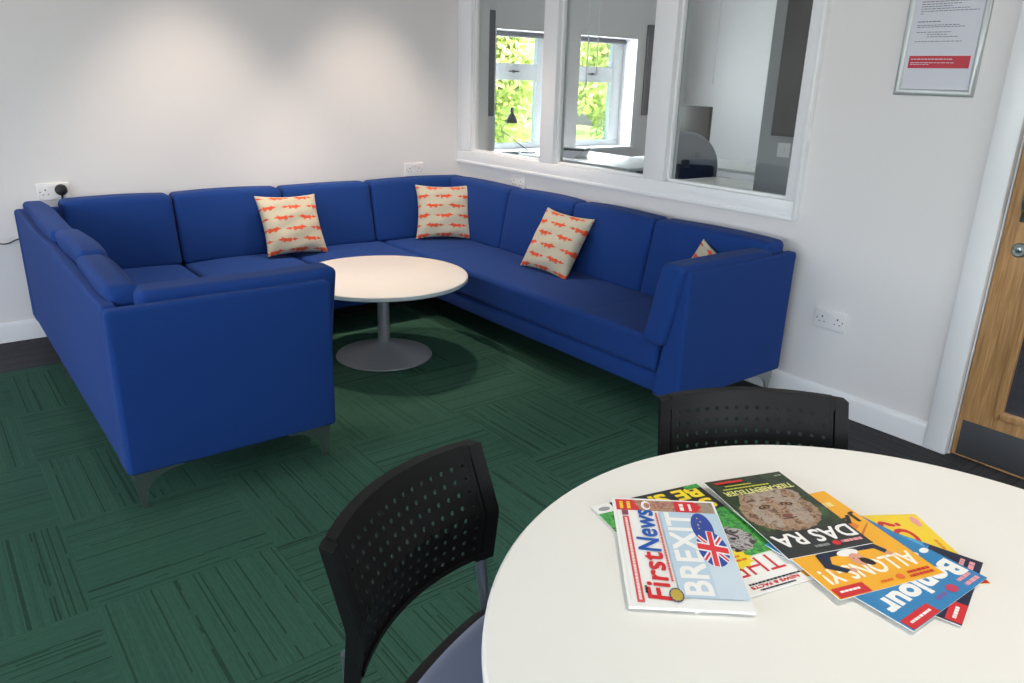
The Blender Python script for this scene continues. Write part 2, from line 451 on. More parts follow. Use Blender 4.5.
def cushion(bm, axis, o0, o1, base, s, z0, z1, th, lean, r=.028, bulge=.012, seed=0, bow=.006):
    """back cushion: base = back face position at z0, leans by 'lean' toward the outside at z1"""
    L = abs(o1-o0); c = (o0+o1)/2; h = (z1-z0)/2
    rnd = random.Random(seed); w1_, w2_ = rnd.uniform(-.006, .006), rnd.uniform(-.004, .004)
    def fn(p):
        t = (p.z+h)/(2*h)
        a = base - s*lean*t + s*(p.x+th/2) + s*w1_*math.sin(p.y/L*PI*2)*t
        l = c+p.y; z = z0+h+p.z + (w2_*math.cos(p.y/L*PI) + bow*(1-(2*p.y/L)**2))*t
        return (a, l, z) if axis == 'y' else (l, a, z)
    rbox(bm, th/2, L/2-.002, h, r, n=10, k=4, bulge=(bulge, 0, 0), fn=fn)

def seat_cushion(bm, x0, x1, y0, y1, z0=.222, z1=.372, r=.024, crown=.016, grooves=(), n=12):
    cx, cy, cz = (x0+x1)/2, (y0+y1)/2, (z0+z1)/2
    gr = lambda y: sum(.004*math.exp(-((y-g)/.006)**2) for g in grooves)
    rbox(bm, (x1-x0)/2-.0015, (y1-y0)/2-.0015, (z1-z0)/2, r, n=n, k=4, bulge=(0, 0, crown), fn=lambda p: (p.x+cx, p.y+cy, p.z+cz-(gr(p.y+cy) if p.z > 0 else 0)))

def base_box(bm, x0, x1, y0, y1):
    box(bm, x0, x1, y0, y1, .13, .219, bev=.012, seg=3)

def blade_leg(x, y, sx, sy):
    """chromed blade foot: a curved triangular gusset and an upright blade, arms run to +sx and +sy"""
    bm = bmesh.new()
    prof = [(.022, 0), (.038, 0), (.044, .045)] + [(.044+.121*(1-math.cos(t*PI/2/7)), .045+.074*math.sin(t*PI/2/7)) for t in range(1, 8)] + [(.165, .13), (.002, .13)]
    A = [bm.verts.new((x+sx*u, y, z)) for u, z in prof]; B = [bm.verts.new((x+sx*u, y+sy*.007, z)) for u, z in prof]
    bm.faces.new(A); bm.faces.new(B[::-1]); n = len(prof)
    for i in range(n): bm.faces.new((A[i], B[i], B[(i+1) % n], A[(i+1) % n]))
    box(bm, min(x, x+sx*.11), max(x, x+sx*.11), min(y, y+sy*.11), max(y, y+sy*.11), .125, .1305)
    return bm
def add_legs(par, spots):
    for (x, y, sx, sy) in spots: obj('leg', blade_leg(x, y, sx, sy), M['chrome'], par, angle=30)

def local(par):
    """children were built in world coordinates: shift their parent inverse"""
    bpy.context.view_layer.update()
    for ch in par.children: ch.matrix_parent_inverse = Matrix.Translation(-Vector(par.location))

BX = -.04     # rear face of the back sofas
# right sofa
XR, XRf = -.056, -.776
YR = -2.733
sr = thing('sofa', 'long blue fabric sofa along the wall under the internal window, with one end arm', 'sofa', (-.42, -1.4, 0))
bm = bmesh.new(); panel_slanted(bm, 'y', YR+.06, BX-.03, XR-.004, -1); obj('back_panel', bm, M['blue'], sr)
bm = bmesh.new(); panel_slanted(bm, 'x', XRf, XR, YR, 1); obj('arm', bm, M['blue'], sr)
bm = bmesh.new(); panel_slanted(bm, 'x', XRf, XR, BX, -1); obj('corner_panel', bm, M['blue'], sr)
obj('base', (lambda b: (base_box(b, -.752, -.20, YR+.02, -.10), b)[1])(bmesh.new()), M['blue'], sr)
for (a, b) in ((-2.60, -.13),):
    bm = bmesh.new(); seat_cushion(bm, -.772, -.16, a, b, crown=.014, grooves=(-2.13, -.77), n=110); obj('seat_cushion', bm, M['blue'], sr)
for i, (a, b) in enumerate(((-2.70, -2.04), (-2.04, -1.45), (-1.45, -.865), (-.865, -.21))):
    bm = bmesh.new(); cushion(bm, 'y', a, b, -.168, -1, .365, .735, .135, .075, seed=i); obj('back_cushion', bm, M['blue'], sr)
bm = bmesh.new(); cushion(bm, 'x', -.81, -.20, -2.648, 1, .355, .705, .115, .075, seed=9, bow=.003); obj('arm_cushion', bm, M['blue'], sr)
bm = bmesh.new(); cushion(bm, 'x', -.822, -.09, -.175, -1, .365, .735, .135, .075, seed=5); obj('back_cushion', bm, M['blue'], sr)
add_legs(sr, ((-.765, YR+.03, 1, 1), (-.066, YR+.03, -1, 1), (-.74, -.12, 1, -1), (-.09, -.12, -1, -1)))
local(sr)
# left sofa
XL, XLf, YL = -2.703, -1.983, -2.134
sl = thing('sofa', 'blue fabric sofa at the left with its back and closed end turned to the camera', 'sofa', (-2.34, -1.1, 0))
bm = bmesh.new(); panel_slanted(bm, 'y', YL+.06, BX-.03, XL+.003, 1); obj('back_panel', bm, M['blue'], sl)
bm = bmesh.new(); panel_slanted(bm, 'x', XL, XLf, YL, 1); obj('arm', bm, M['blue'], sl)
bm = bmesh.new(); panel_slanted(bm, 'x', XL, XLf, BX, -1); obj('corner_panel', bm, M['blue'], sl)
obj('base', (lambda b: (base_box(b, -2.56, XLf-.02, YL+.02, -.10), b)[1])(bmesh.new()), M['blue'], sl)
for (a, b) in ((-2.0, -1.4), (-1.4, -.77), (-.77, -.13)):
    bm = bmesh.new(); seat_cushion(bm, -2.56, -1.995, a, b); obj('seat_cushion', bm, M['blue'], sl)
for i, (a, b, dz) in enumerate(((-2.03, -1.50, -.002), (-1.50, -1.0, .006), (-1.0, -.10, .0))):
    bm = bmesh.new(); cushion(bm, 'y', a, b, -2.600, 1, .365, .732+dz, .100, .075-.012*(i == 1), seed=20+i, bow=.012); obj('back_cushion', bm, M['blue'], sl)
bm = bmesh.new(); cushion(bm, 'x', -2.60, -1.935, -2.03, 1, .365, .722, .125, .075, seed=31, bow=.0); obj('arm_cushion', bm, M['blue'], sl)
bm = bmesh.new(); cushion(bm, 'x', -2.52, -1.995, -.175, -1, .365, .735, .135, .075, seed=33); obj('back_cushion', bm, M['blue'], sl)
add_legs(sl, ((XL+.012, YL+.03, 1, 1), (XLf-.012, YL+.03, -1, 1), (XL+.012, -.72, 1, 1), (XL+.16, -.12, 1, -1)))
local(sl)
# back sofa
sb = thing('sofa', 'blue fabric bench sofa without arms against the plain back wall between the two longer sofas', 'sofa', (-1.38, -.4, 0))
bm = bmesh.new(); panel_slanted(bm, 'x', XLf+.003, XRf-.003, BX, -1); obj('back_panel', bm, M['blue'], sb)
obj('base', (lambda b: (base_box(b, -1.978, -.782, -.765, -.10), b)[1])(bmesh.new()), M['blue'], sb)
for (a, b) in ((-1.985, -1.413), (-1.403, -.782)):
    bm = bmesh.new(); seat_cushion(bm, a, b, -.79, -.16); obj('seat_cushion', bm, M['blue'], sb)
for i, (a, b) in enumerate(((-1.992, -1.395), (-1.391, -.826))):
    bm = bmesh.new(); cushion(bm, 'x', a, b, -.175, -1, .365, .735, .135, .075, seed=40+i); obj('back_cushion', bm, M['blue'], sb)
add_legs(sb, ((-1.90, -.50, 1, 1), (-.86, -.50, -1, 1), (-1.95, -.12, 1, -1), (-.80, -.12, -1, -1)))
local(sb)

# ------------------------------------------------------------------ scatter cushions with fox print
M['linen'] = mat('cream_linen', (190, 181, 160), .9, bump=.4, bscale=500, var=.10, vscale=200)
M['orange'] = mat('orange_fox_print', (212, 78, 42), .9, bump=.3, bscale=500)
def fox(x, y):
    """silhouette in a cell; x -1..1 (tail left, head right), y -.5...5"""
    if abs(x) < .38 and abs(y-.0) < .16-.03*math.cos(x*6): return True                 # body
    if .34 <= x < .82 and abs(y-.05) < .16*(1-(x-.34)/.48): return True                # head, pointed snout
    if .34 < x < .44 and .05 < y < .30-.8*(x-.34): return True                          # ear
    if -.98 < x <= -.34 and abs(y-.02) < .035+.085*math.exp(-((x+.66)/.14)**2): return True   # brush
    for lx in (-.28, -.18, .18, .28):
        if abs(x-lx) < .035 and -.25 < y < 0: return True
    return False
def pillow_bm(S=.36, T=.12, n=128, seed=0):
    bm = bmesh.new(); rnd = random.Random(seed)
    ph = [rnd.uniform(0, 6) for _ in range(4)]
    g = {}
    for side in (1, -1):
        for i in range(n+1):
            for j in range(n+1):
                u, v = -1+2*i/n, -1+2*j/n
                if side == -1 and (i in (0, n) or j in (0, n)): g[(side, i, j)] = g[(1, i, j)]; continue
                e = max(0, (1-u*u)*(1-v*v))
                z = side*T/2*e**.42
                z += .004*math.sin(7*u+ph[0]+3*v)*e**.5*side + .003*math.sin(11*v+ph[1]-4*u)*e**.5
                x = u*S/2*(1-.10*(1-v*v)**1.0*abs(u)**3); y = v*S/2*(1-.10*(1-u*u)*abs(v)**3)
                g[(side, i, j)] = bm.verts.new((x, y, z))
    for side in (1, -1):
        for i in range(n):
            for j in range(n):
                f = bm.faces.new([g[(side, a, b)] for a, b in ((i, j), (i+1, j), (i+1, j+1), (i, j+1))])
                px, py = (i+.5)/n*2.45+.22, (j+.5)/n*5.6+.3
                row = math.floor(py); fx = (px+(.5 if row % 2 else 0)); cellx = math.floor(fx)
                d = -1 if row % 2 else 1
                if fox(d*((fx-cellx)*2-1)*1.08, (py-row)-.5): f.material_index = 1
    return bm
def pillow(name_label, ctr, right, up, seed, S=.36, T=.12):
    r = Vector(right).normalized(); u = Vector(up); u = (u-r*u.dot(r)).normalized(); w = r.cross(u)
    R = Matrix((r, u, w)).transposed().to_4x4(); R.translation = Vector(ctr)
    o = obj('cushion', pillow_bm(S, T, seed=seed), [M['linen'], M['orange']], angle=180)
    o.matrix_world = R
    return tag(o, name_label, 'cushion', 'fox print scatter cushions')
pillow('cream cushion with orange foxes on the back sofa against the plain wall', (-1.405, -.375, .546), (1, 0, -.03), (.03, .17, .31), 1)
pillow('cream fox print cushion standing upright in the far corner where two sofas meet', (-.40, -.41, .545), (.31, -.18, 0), (.075, .13, .31), 2)
pillow('cream fox print cushion leaning sideways on the long sofa under the window', (-.385, -1.505, .537), (.02, -.38, -.015), (.175, .035, .30), 3)
pillow('mostly hidden fox print cushion, only its tip showing above the right sofa arm', (-.315, -2.465, .505), (.02, -.9, -.42), (.30, -.42, .86), 4, S=.31, T=.09)

# ------------------------------------------------------------------ coffee table
ct = thing('coffee_table', 'low round white coffee table on a grey trumpet base, enclosed by the blue sofas', 'table', (-1.303, -1.245, 0))
bm = bmesh.new(); R = .428
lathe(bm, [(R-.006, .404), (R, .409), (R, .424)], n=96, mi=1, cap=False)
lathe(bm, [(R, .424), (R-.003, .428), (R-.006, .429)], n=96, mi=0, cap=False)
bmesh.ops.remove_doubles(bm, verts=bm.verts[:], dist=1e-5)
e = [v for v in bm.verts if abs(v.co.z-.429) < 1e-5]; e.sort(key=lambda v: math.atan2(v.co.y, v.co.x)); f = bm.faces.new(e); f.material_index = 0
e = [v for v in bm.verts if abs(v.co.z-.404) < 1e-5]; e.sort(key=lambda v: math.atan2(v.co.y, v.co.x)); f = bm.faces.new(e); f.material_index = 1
obj('tabletop', bm, [M['laminate_lamp_tint'], M['edge']], ct)
bm = bmesh.new(); lathe(bm, [(.030, .062), (.030, .404)], n=40); obj('column', bm, M['silver'], ct)
bm = bmesh.new(); lathe(bm, [(.240, 0), (.245, .004), (.243, .009), (.20, .020), (.15, .033), (.10, .048), (.06, .062), (.036, .074), (.030, .082)], n=72); obj('base', bm, M['silver'], ct)

# ------------------------------------------------------------------ big round table
TZ = .72
tc_ = thing('round_table', 'large round white meeting table in the foreground covered with magazines', 'table', (-2.189, -4.277, 0))
bm = bmesh.new(); R = .552
prof = [(R-.006, TZ-.025), (R-.001, TZ-.021), (R, TZ-.013), (R-.001, TZ-.004), (R-.005, TZ)]
lathe(bm, prof, n=128); obj('tabletop', bm, M['laminate'], tc_)
bm = bmesh.new(); lathe(bm, [(.04, .05), (.04, TZ-.03)], n=40); lathe(bm, [(.15, TZ-.033), (.15, TZ-.026)], n=40); obj('column', bm, M['silver'], tc_)
bm = bmesh.new(); lathe(bm, [(.30, 0), (.305, .005), (.30, .011), (.2, .026), (.1, .045), (.045, .07)], n=72); obj('base', bm, M['silver'], tc_)

# ------------------------------------------------------------------ chairs with perforated backs
def back_map(u, z, off=0.):
    """u lateral -1..1; local frame: x right of sitter's view, y toward the sitter (front), z up"""
    W = CW
    if z > .645: y = .041*(.77-z)/.125
    else: y = .041-.010*(.645-z)/.1
    sag = .048*(1-u*u)
    return Vector((u*W, y-sag+off, z))
CW = .189
def chair(label, loc, rz):
    t = thing('stacking_chair', label, 'chair', loc, rz, 'black chairs round the meeting table')
    # perforated sheet
    bm = bmesh.new(); nc, nr = 15, 8; ua, ub, za, zb = -.86, .86, .566, .748
    V = {}
    def gv(i, j, q=None):
        key = (i, j, q)
        if key not in V:
            du = (ub-ua)/nc; dz = (zb-za)/nr
            if q is None: u = ua+i*du; z = za+j*dz
            else:
                a = q*PI/4+PI/8
                u = ua+(i+.5)*du+.0040/CW*math.cos(a)*1.0; z = za+(j+.5)*dz+.0040*math.sin(a)
            V[key] = bm.verts.new(back_map(u, z, .004))
        return V[key]
    for i in range(nc):
        for j in range(nr):
            c = [gv(i, j), gv(i+1, j), gv(i+1, j+1), gv(i, j+1)]   # bl br tr tl
            o = [gv(i, j, q) for q in range(8)]                     # angles 22.5, 67.5 ...
            bm.faces.new((c[1], c[2], o[0], o[7])); bm.faces.new((c[2], o[1], o[0])) 
            bm.faces.new((c[2], c[3], o[2], o[1])); bm.faces.new((c[3], o[3], o[2]))
            bm.faces.new((c[3], c[0], o[4], o[3])); bm.faces.new((c[0], o[5], o[4]))
            bm.faces.new((c[0], c[1], o[6], o[5])); bm.faces.new((c[1], o[7], o[6]))
    sheet = obj('backrest', bm, M['black'], t, smooth=False)
    md = sheet.modifiers.new('thick', 'SOLIDIFY'); md.thickness = .003; md.offset = 0
    # rim: top and bottom rolls, wide side bands
    bm = bmesh.new()
    def strip(us, zs, y0, y1, close=True):
        """solid curved slab over (u,z) grid between offsets y0(back) y1(front)"""
        F = [[bm.verts.new(back_map(u, z, y1)) for z in zs] for u in us]; B = [[bm.verts.new(back_map(u, z, y0)) for z in zs] for u in us]
        n, m = len(us), len(zs)
        for i in range(n-1):
            for j in range(m-1):
                bm.faces.new((F[i][j], F[i+1][j], F[i+1][j+1], F[i][j+1])); bm.faces.new((B[i][j], B[i][j+1], B[i+1][j+1], B[i+1][j]))
            bm.faces.new((F[i][0], B[i][0], B[i+1][0], F[i+1][0])); bm.faces.new((F[i][-1], F[i+1][-1], B[i+1][-1], B[i][-1]))
        for j in range(m-1):
            bm.faces.new((F[0][j], F[0][j+1], B[0][j+1], B[0][j])); bm.faces.new((F[-1][j], B[-1][j], B[-1][j+1], F[-1][j+1]))
    us = [-.90+1.80*i/24 for i in range(25)]
    strip(us, [.747, .760, .767, .7705], -.013, .006); strip(us, [.556, .561, .567], -.006, .012)
    zside = [.545, .575, .61, .640, .650, .68, .71, .74, .762, .768]
    for s in (-1, 1):
        strip([s*.885, s*.855] if s > 0 else [s*.885, s*.855], zside, -.012, .007)
    obj('rim', bm, M['black'], t, angle=50)
    for s in (-1, 1):
        bm = bmesh.new()
        strip([s*.90, s*.94, s*.985, s*1.02][::1], zside, -.017, .008)
        obj('side_band', bm, M['black'], t, angle=50)
    # uprights and legs in steel tube
    for s in (-1, 1):
        bm = bmesh.new(); x = s*CW*.96
        pts = [(x, .018, .60), (x, .022, .52), (x, .030, .46)] + arc((x, .034, .43), (x, .04, .405), (x, .075, .40), 5) + [(x, .30, .40)] + arc((x, .37, .40), (x, .40, .398), (x, .415, .37), 5) + [(x+s*.02, .47, .012)]
        tube(bm, pts, .0105, 12); fr = obj('leg', bm, M['tube'], t)
        bm = bmesh.new(); tube(bm, [(x+s*.012, .30, .39), (x+s*.015, .12, .25), (x+s*.03, -.06, .012)], .0105, 12); obj('leg', bm, M['tube'], t)
    bm = bmesh.new(); tube(bm, [(-CW*.96, .12, .40), (CW*.96, .12, .40)], .009, 10); tube(bm, [(-CW*.96, .33, .40), (CW*.96, .33, .40)], .009, 10)
    obj('crossbar', bm, M['tube'], t)
    # seat shell and pad (rounded square)
    def slab(bm, hw, y0, y1, rr, z0, z1, bev, rearbow):
        pts = []
        for (cx, cy, a0) in ((hw-rr, y1-rr, 0), (-hw+rr, y1-rr, 90), (-hw+rr, y0+rr, 180), (hw-rr, y0+rr, 270)):
            for k in range(9):
                a = math.radians(a0+k*90/8); pts.append((cx+rr*math.cos(a), cy+rr*math.sin(a)))
        pts = [(x, y-rearbow*(1-(x/hw)**2) if y < (y0+y1)/2 else y) for x, y in pts]
        # add intermediate rear points so that the rear bow is smooth
        rear = [(-(hw-rr)+(2*(hw-rr))*k/10, y0) for k in range(1, 10)]
        rear = [(x, y-rearbow*(1-(x/hw)**2)) for x, y in rear]
        pts = pts[:27]+rear+pts[27:]
        n = len(pts); rings = []
        for (z, ins) in ((z0, bev), (z0+bev, 0), (z1-bev, 0), (z1-bev*.3, bev*.4), (z1, bev*1.2), (z1+.002, bev*4)):
            rings.append([bm.verts.new((x*(1-ins/hw), (y-(y0+y1)/2)*(1-ins/hw)+(y0+y1)/2, z)) for x, y in pts])
        for a, b in zip(rings, rings[1:]):
            for i in range(n): bm.faces.new((a[i], a[(i+1) % n], b[(i+1) % n], b[i]))
        bm.faces.new(rings[0][::-1]); bm.faces.new(rings[-1])
    bm = bmesh.new(); slab(bm, .215, .035, .43, .075, .412, .447, .010, .022); obj('seat', bm, M['black'], t)
    bm = bmesh.new(); slab(bm, .196, .062, .412, .065, .440, .462, .007, .020); obj('seat_pad', bm, M['pad'], t); t.children[-1]['label'] = 'blue grey seat pad'
    return t
def face_angle(nx, ny): return math.atan2(ny, nx)-PI/2
chair('black chair with perforated back at the left of the white meeting table', (-2.557, -3.655, 0), face_angle(.403, -.915))
chair('black chair tucked behind the white meeting table, only its perforated back showing', (-1.808, -3.745, 0), face_angle(-.581, -.814))

# ------------------------------------------------------------------ wall sockets
def socket(label, loc, rz, plugged=False, single=False):
    """local: x along wall, -y into the room, z up"""
    t = thing('wall_socket', label, 'socket', loc, rz, 'white wall sockets')
    w = .146 if not single else .086
    bm = bmesh.new(); rbox(bm, w/2, .0055, .043, .0035, n=2, k=3, fn=lambda p: (p.x, p.y-.0055, p.z)); obj('faceplate', bm, M['socket'], t)
    cs = (-.036, .036) if not single else (0,)
    for c in cs:
        bm = bmesh.new()
        box(bm, c-.003, c+.003, -.0118, -.0108, .006, .013)
        for q in (-.0115, .0115): box(bm, c+q-.0035, c+q+.0035, -.0118, -.0108, -.015, -.0115)
        obj('pin_holes', bm, M['hole'], t, smooth=False)
    for c in ((-.012, .012) if not single else (0,)):
        bm = bmesh.new(); box(bm, c-.0075, c+.0075, -.0145, -.010, .018, .034, bev=.001)
        obj('rocker_switch', bm, M['socket'], t)
    for c in ((-.0603, .0603) if not single else (-.03, .03)):
        bm = bmesh.new(); lathe(bm, [(.0035, 0), (.0035, .0012), (.002, .0016)], n=12)
        obj('screw', bm, M['tube'], t, loc=(c, -.0108, 0), rot=(PI/2, 0, 0))
    return t
socket('white double socket low on the wall between the sofa arm and the door', (0, -2.908, .4095), -PI/2)
socket('white double socket with a black plug at the left end of the back wall', (-2.512, 0, .757), 0)
socket('white socket on the back wall above the sofa near the corner', (-.374, 0, .769), 0)
socket('white socket on the right wall just under the window casing near the corner', (0, -.676, .741), -PI/2)
# plug
pl = thing('plug', 'round black mains plug in the double socket at the left', 'plug', (-2.478, -.0118, .765))
bm = bmesh.new(); lathe(bm, [(.027, 0), (.029, .006), (.028, .018), (.022, .028), (.010, .032)], n=28); obj('plug_body', bm, M['plug'], pl, rot=(PI/2, 0, 0))
bm = bmesh.new(); tube(bm, [(0, -.014, -.024), (0, -.014, -.05)], .0055, 12); obj('cable_grip', bm, M['plug'], pl)
# cable emerging behind the sofa to the left
bm = bmesh.new()
pts = [(-2.478, -.026, .71), (-2.478, -.024, .60), (-2.56, -.022, .54), (-2.66, -.018, .537), (-2.715, -.012, .528), (-2.75, -.012, .510), (-2.785, -.012, .513), (-2.86, -.012, .535), (-2.98, -.012, .525), (-3.2, -.012, .42), (-3.4, -.022, .2), (-3.45, -.03, .11), (-3.6, -.035, .008)]
def smooth_path(P, it=2):
    P = [Vector(p) for p in P]
    for _ in range(it):
        Q = [P[0]]
        for a, b in zip(P, P[1:]): Q += [a*.75+b*.25, a*.25+b*.75]
        P = Q+[P[-1]]
    return P
tube(bm, smooth_path(pts), .0032, 8); tag(obj('power_cable', bm, M['plug']), 'thin black cable running left along the wall from behind the sofa', 'cable')

# ------------------------------------------------------------------ framed notice
nt_ = thing('framed_notice', 'silver framed notice with printed text and a red box, between window and door', 'notice', (0, -3.152, 1.352))
FWd, FH = .292, .425
bm = bmesh.new()
def fr_bar(p, q, w, d=.014):
    pass
# mitred frame with a rounded section: rings of a profile round a rectangle
prof = [(0, 0), (0, .008), (.004, .013), (.012, .015), (.020, .012), (.024, .006), (.024, 0)]   # (inset, height)
rings = []
for (ins, hgt) in prof:
    rings.append([bm.verts.new((-hgt, y, z)) for (y, z) in ((-FWd/2+ins, ins), (FWd/2-ins, ins), (FWd/2-ins, FH-ins), (-FWd/2+ins, FH-ins))])
for a, b in zip(rings, rings[1:]):
    for i in range(4): bm.faces.new((a[i], a[(i+1) % 4], b[(i+1) % 4], b[i]))
obj('frame', bm, M['frame_al'], nt_, angle=60)
obj('backing', nb(-.003, -.0005, -FWd/2+.01, FWd/2-.01, .01, FH-.01), M['frame_al'], nt_, smooth=False)
pg = obj('printed_sheet', nb(-.0055, -.0035, -FWd/2+.022, FWd/2-.022, .022, FH-.022), M['paper'], nt_, smooth=False)
bm = bmesh.new()
L0 = FWd/2-.040; rnd = random.Random(3)
def line(z, ind, ln, h=.0022, mi=0):
    """row of small word marks; y decreases to the right"""
    y = L0-ind; end = L0-ind-ln
    while y > end+.004:
        w = rnd.uniform(.006, .016); w = min(w, y-end)
        box(bm, -.0062, -.0054, y-w, y, z, z+h, mi=mi); y -= w+.0028
for z, ind, ln, h in ((.386, .02, .12, .004), (.368, .01, .15, .0022), (.360, .01, .14, .0022), (.352, .01, .16, .0022), (.336, .012, .08, .003), (.326, .008, .17, .0022), (.318, .008, .14, .0022), (.310, .008, .11, .0022), (.302, .008, .17, .0022), (.294, .008, .205, .0022), (.286, .008, .012, .0022),
                      (.258, .004, .085, .003), (.246, .004, .15, .0022), (.240, .004, .175, .0022),
                      (.222, .006, .035, .0022), (.222, .046, .085, .0022), (.214, .046, .075, .0022), (.206, .046, .11, .0022), (.190, .004, .17, .0022)):
    line(z, ind, ln, h)
obj('printed_lines', bm, M['ink'], pg, smooth=False)['kind'] = 'stuff'
bm = bmesh.new(); box(bm, -.0061, -.0055, -L0-.004+.0, L0-(-.004), .098+.0, .141)
rb = obj('red_box', bm, M['red'], pg, smooth=False)
bm = bmesh.new(); line(.128, .004, .15, .003); line(.116, .004, .16, .0022); line(.110, .004, .07, .0022)
for v in bm.verts: v.co.x -= .0006
obj('printed_lines', bm, M['paper'], pg, smooth=False)['kind'] = 'stuff'

# ------------------------------------------------------------------ magazines
PM = {}
def pm(rgb, rough=.35):
    k = tuple(rgb)
    if k not in PM: PM[k] = mat('print_%d_%d_%d' % k, rgb, rough, coat=.2)
    return PM[k]
def photo_mat(name, cols, scale=14, dist=1.5):
    m = bpy.data.materials.new(name); m.use_nodes = True; nt = m.node_tree; b = nt.nodes['Principled BSDF']
    tc = N(nt, 'ShaderNodeTexCoord'); n = N(nt, 'ShaderNodeTexNoise'); n.inputs['Scale'].default_value = scale; n.inputs['Detail'].default_value = 7; n.inputs['Distortion'].default_value = dist
    nt.links.new(tc.outputs['Object'], n.inputs['Vector']); cr = N(nt, 'ShaderNodeValToRGB'); nt.links.new(n.outputs['Fac'], cr.inputs[0])
    el = cr.color_ramp.elements
    for i, c in enumerate(cols):
        pos = .30+.40*i/(len(cols)-1)
        e = el[i] if i < 2 else el.new(pos)
        e.position = pos; e.color = lin(c)+(1,)
    nt.links.new(cr.outputs[0], b.inputs['Base Color']); b.inputs['Roughness'].default_value = .35; b.inputs['Coat Weight'].default_value = .2
    return m
PH = dict(
    forest=photo_mat('photo_forest', [(18, 24, 16), (34, 48, 28), (52, 66, 34), (30, 38, 24)], 30),
    fur=photo_mat('photo_fur', [(78, 56, 42), (134, 102, 78), (176, 148, 122), (104, 74, 52)], 95, 1.2),
    fur2=photo_mat('photo_fur_pale', [(110, 90, 76), (176, 160, 144), (140, 112, 90)], 90, 1.2),
    green=photo_mat('photo_grass', [(20, 90, 40), (60, 160, 70), (110, 190, 90)], 90, 2),
    green2=photo_mat('photo_leaves', [(24, 34, 22), (44, 70, 34), (84, 116, 52)], 20, 1),
    crowd=photo_mat('photo_people', [(90, 70, 70), (200, 160, 130), (150, 60, 60), (210, 200, 190)], 90, 2),
    ape=photo_mat('photo_dark_fur', [(26, 20, 24), (70, 56, 60), (200, 195, 195), (40, 30, 36)], 60, 2),
    blue=photo_mat('photo_blue_scene', [(20, 30, 70), (30, 90, 170), (90, 190, 230), (20, 30, 60)], 25, 2),
)
_tcache = {}
def text_geo(s):
    if s in _tcache: return _tcache[s]
    cu = bpy.data.curves.new('txt', 'FONT'); cu.body = s; cu.resolution_u = 3; cu.size = 1
    o = bpy.data.objects.new('txt', cu); COL.objects.link(o); bpy.context.view_layer.update()
    dg = bpy.context.evaluated_depsgraph_get(); me = o.evaluated_get(dg).to_mesh()
    vs = [v.co.copy() for v in me.vertices]; fs = [tuple(p.vertices) for p in me.polygons]
    o.evaluated_get(dg).to_mesh_clear(); bpy.data.objects.remove(o); bpy.data.curves.remove(cu)
    x0 = min(v.x for v in vs); x1 = max(v.x for v in vs); y0 = min(v.y for v in vs); y1 = max(v.y for v in vs)
    _tcache[s] = ([((v.x-x0)/(x1-x0), (v.y-y0)/(y1-y0)) for v in vs], fs)
    return _tcache[s]
class Cover:
    """flat printed cover; page coords u right 0..1, v down 0..1"""
    def __init__(s, W, Hh, T): s.W, s.H, s.T = W, Hh, T; s.bm = bmesh.new(); s.m = []; s.k = 0
    def mi(s, m):
        if m not in s.m: s.m.append(m)
        return s.m.index(m)
    def P(s, u, v, l): 
        return Vector((u*s.W, -v*s.H, s.T+.00002*s.k))
    def poly(s, pts, m, l=1):
        s.k += 1
        vs = [s.bm.verts.new(s.P(u, v, l)) for u, v in pts]; f = s.bm.faces.new(vs); f.material_index = s.mi(m)
        f.normal_update()
        if f.normal.z < 0: f.normal_flip()
    def rect(s, u0, v0, u1, v1, m, l=1): s.poly([(u0, v0), (u0, v1), (u1, v1), (u1, v0)], m, l)
    def ell(s, cu, cv, ru, rv, m, l=2, n=20, wob=0., rot=0.):
        pts = []
        for i in range(n):
            a = 2*PI*i/n; k = 1+(wob if i % 2 else -wob); x, y = ru*math.cos(a)*k, rv*math.sin(a)*k
            pts.append((cu+x*math.cos(rot)-y*math.sin(rot), cv+x*math.sin(rot)+y*math.cos(rot)))
        s.poly(pts, m, l)
    def text(s, t, u0, v0, u1, v1, m, l=3, bold=0., slant=0.):
        vs, fs = text_geo(t); k = s.mi(m)
        offs = [(0, 0)] if not bold else [(0, 0), (bold, 0), (0, bold*s.W/s.H), (bold, bold*s.W/s.H)]
        for n_, (du, dv) in enumerate(offs):
            s.k += 1
            V = [s.bm.verts.new(s.P(u0+x*(u1-u0)+slant*y+du, v1+y*(v0-v1)+dv, l+.15*n_)) for x, y in vs]
            for f in fs:
                ff = s.bm.faces.new([V[i] for i in f]); ff.material_index = k
                ff.normal_update()
                if ff.normal.z < 0: ff.normal_flip()
def _marks(s, u0, v0, u1, v1, m, rows=1, seed=1):
    """rows of tiny print, too small to read"""
    rnd = random.Random(seed+int(u0*100)+int(v0*1000)); h = abs(v1-v0)/rows; lo, hi = min(u0, u1), max(u0, u1)
    for r in range(rows):
        u = lo; vv = min(v0, v1)+h*r
        while u < hi-.006:
            w = min(rnd.uniform(.25, .7)*h*s.H/s.W*2.2, hi-u); s.rect(u, vv+h*.14, u+w*.86, vv+h*.80, m); u += w
Cover.marks = _marks
def magazine(name, label, cat, T, fn, TL, TR, W, Hh, z, base, curl=.0):
    """TL = world position of the page's top left corner, TR gives its direction"""
    root = thing(name, label, cat, (TL[0], TL[1], z), math.atan2(TR[1]-TL[1], TR[0]-TL[0]), 'magazines and papers on the meeting table')
    bm = bmesh.new(); box(bm, 0, W, -Hh, 0, 0, T-.0004, bev=.0002, seg=1)
    obj('pages', bm, pm((236, 234, 228), .7), root, smooth=False)
    c = Cover(W, Hh, T)
    c.mi(base)
    box(c.bm, -.0004, W+.0004, -Hh-.0004, .0004, T-.0005, T, mi=0)
    fn(c)
    me_o = obj('front_cover', c.bm, c.m, root, smooth=False)
    return root
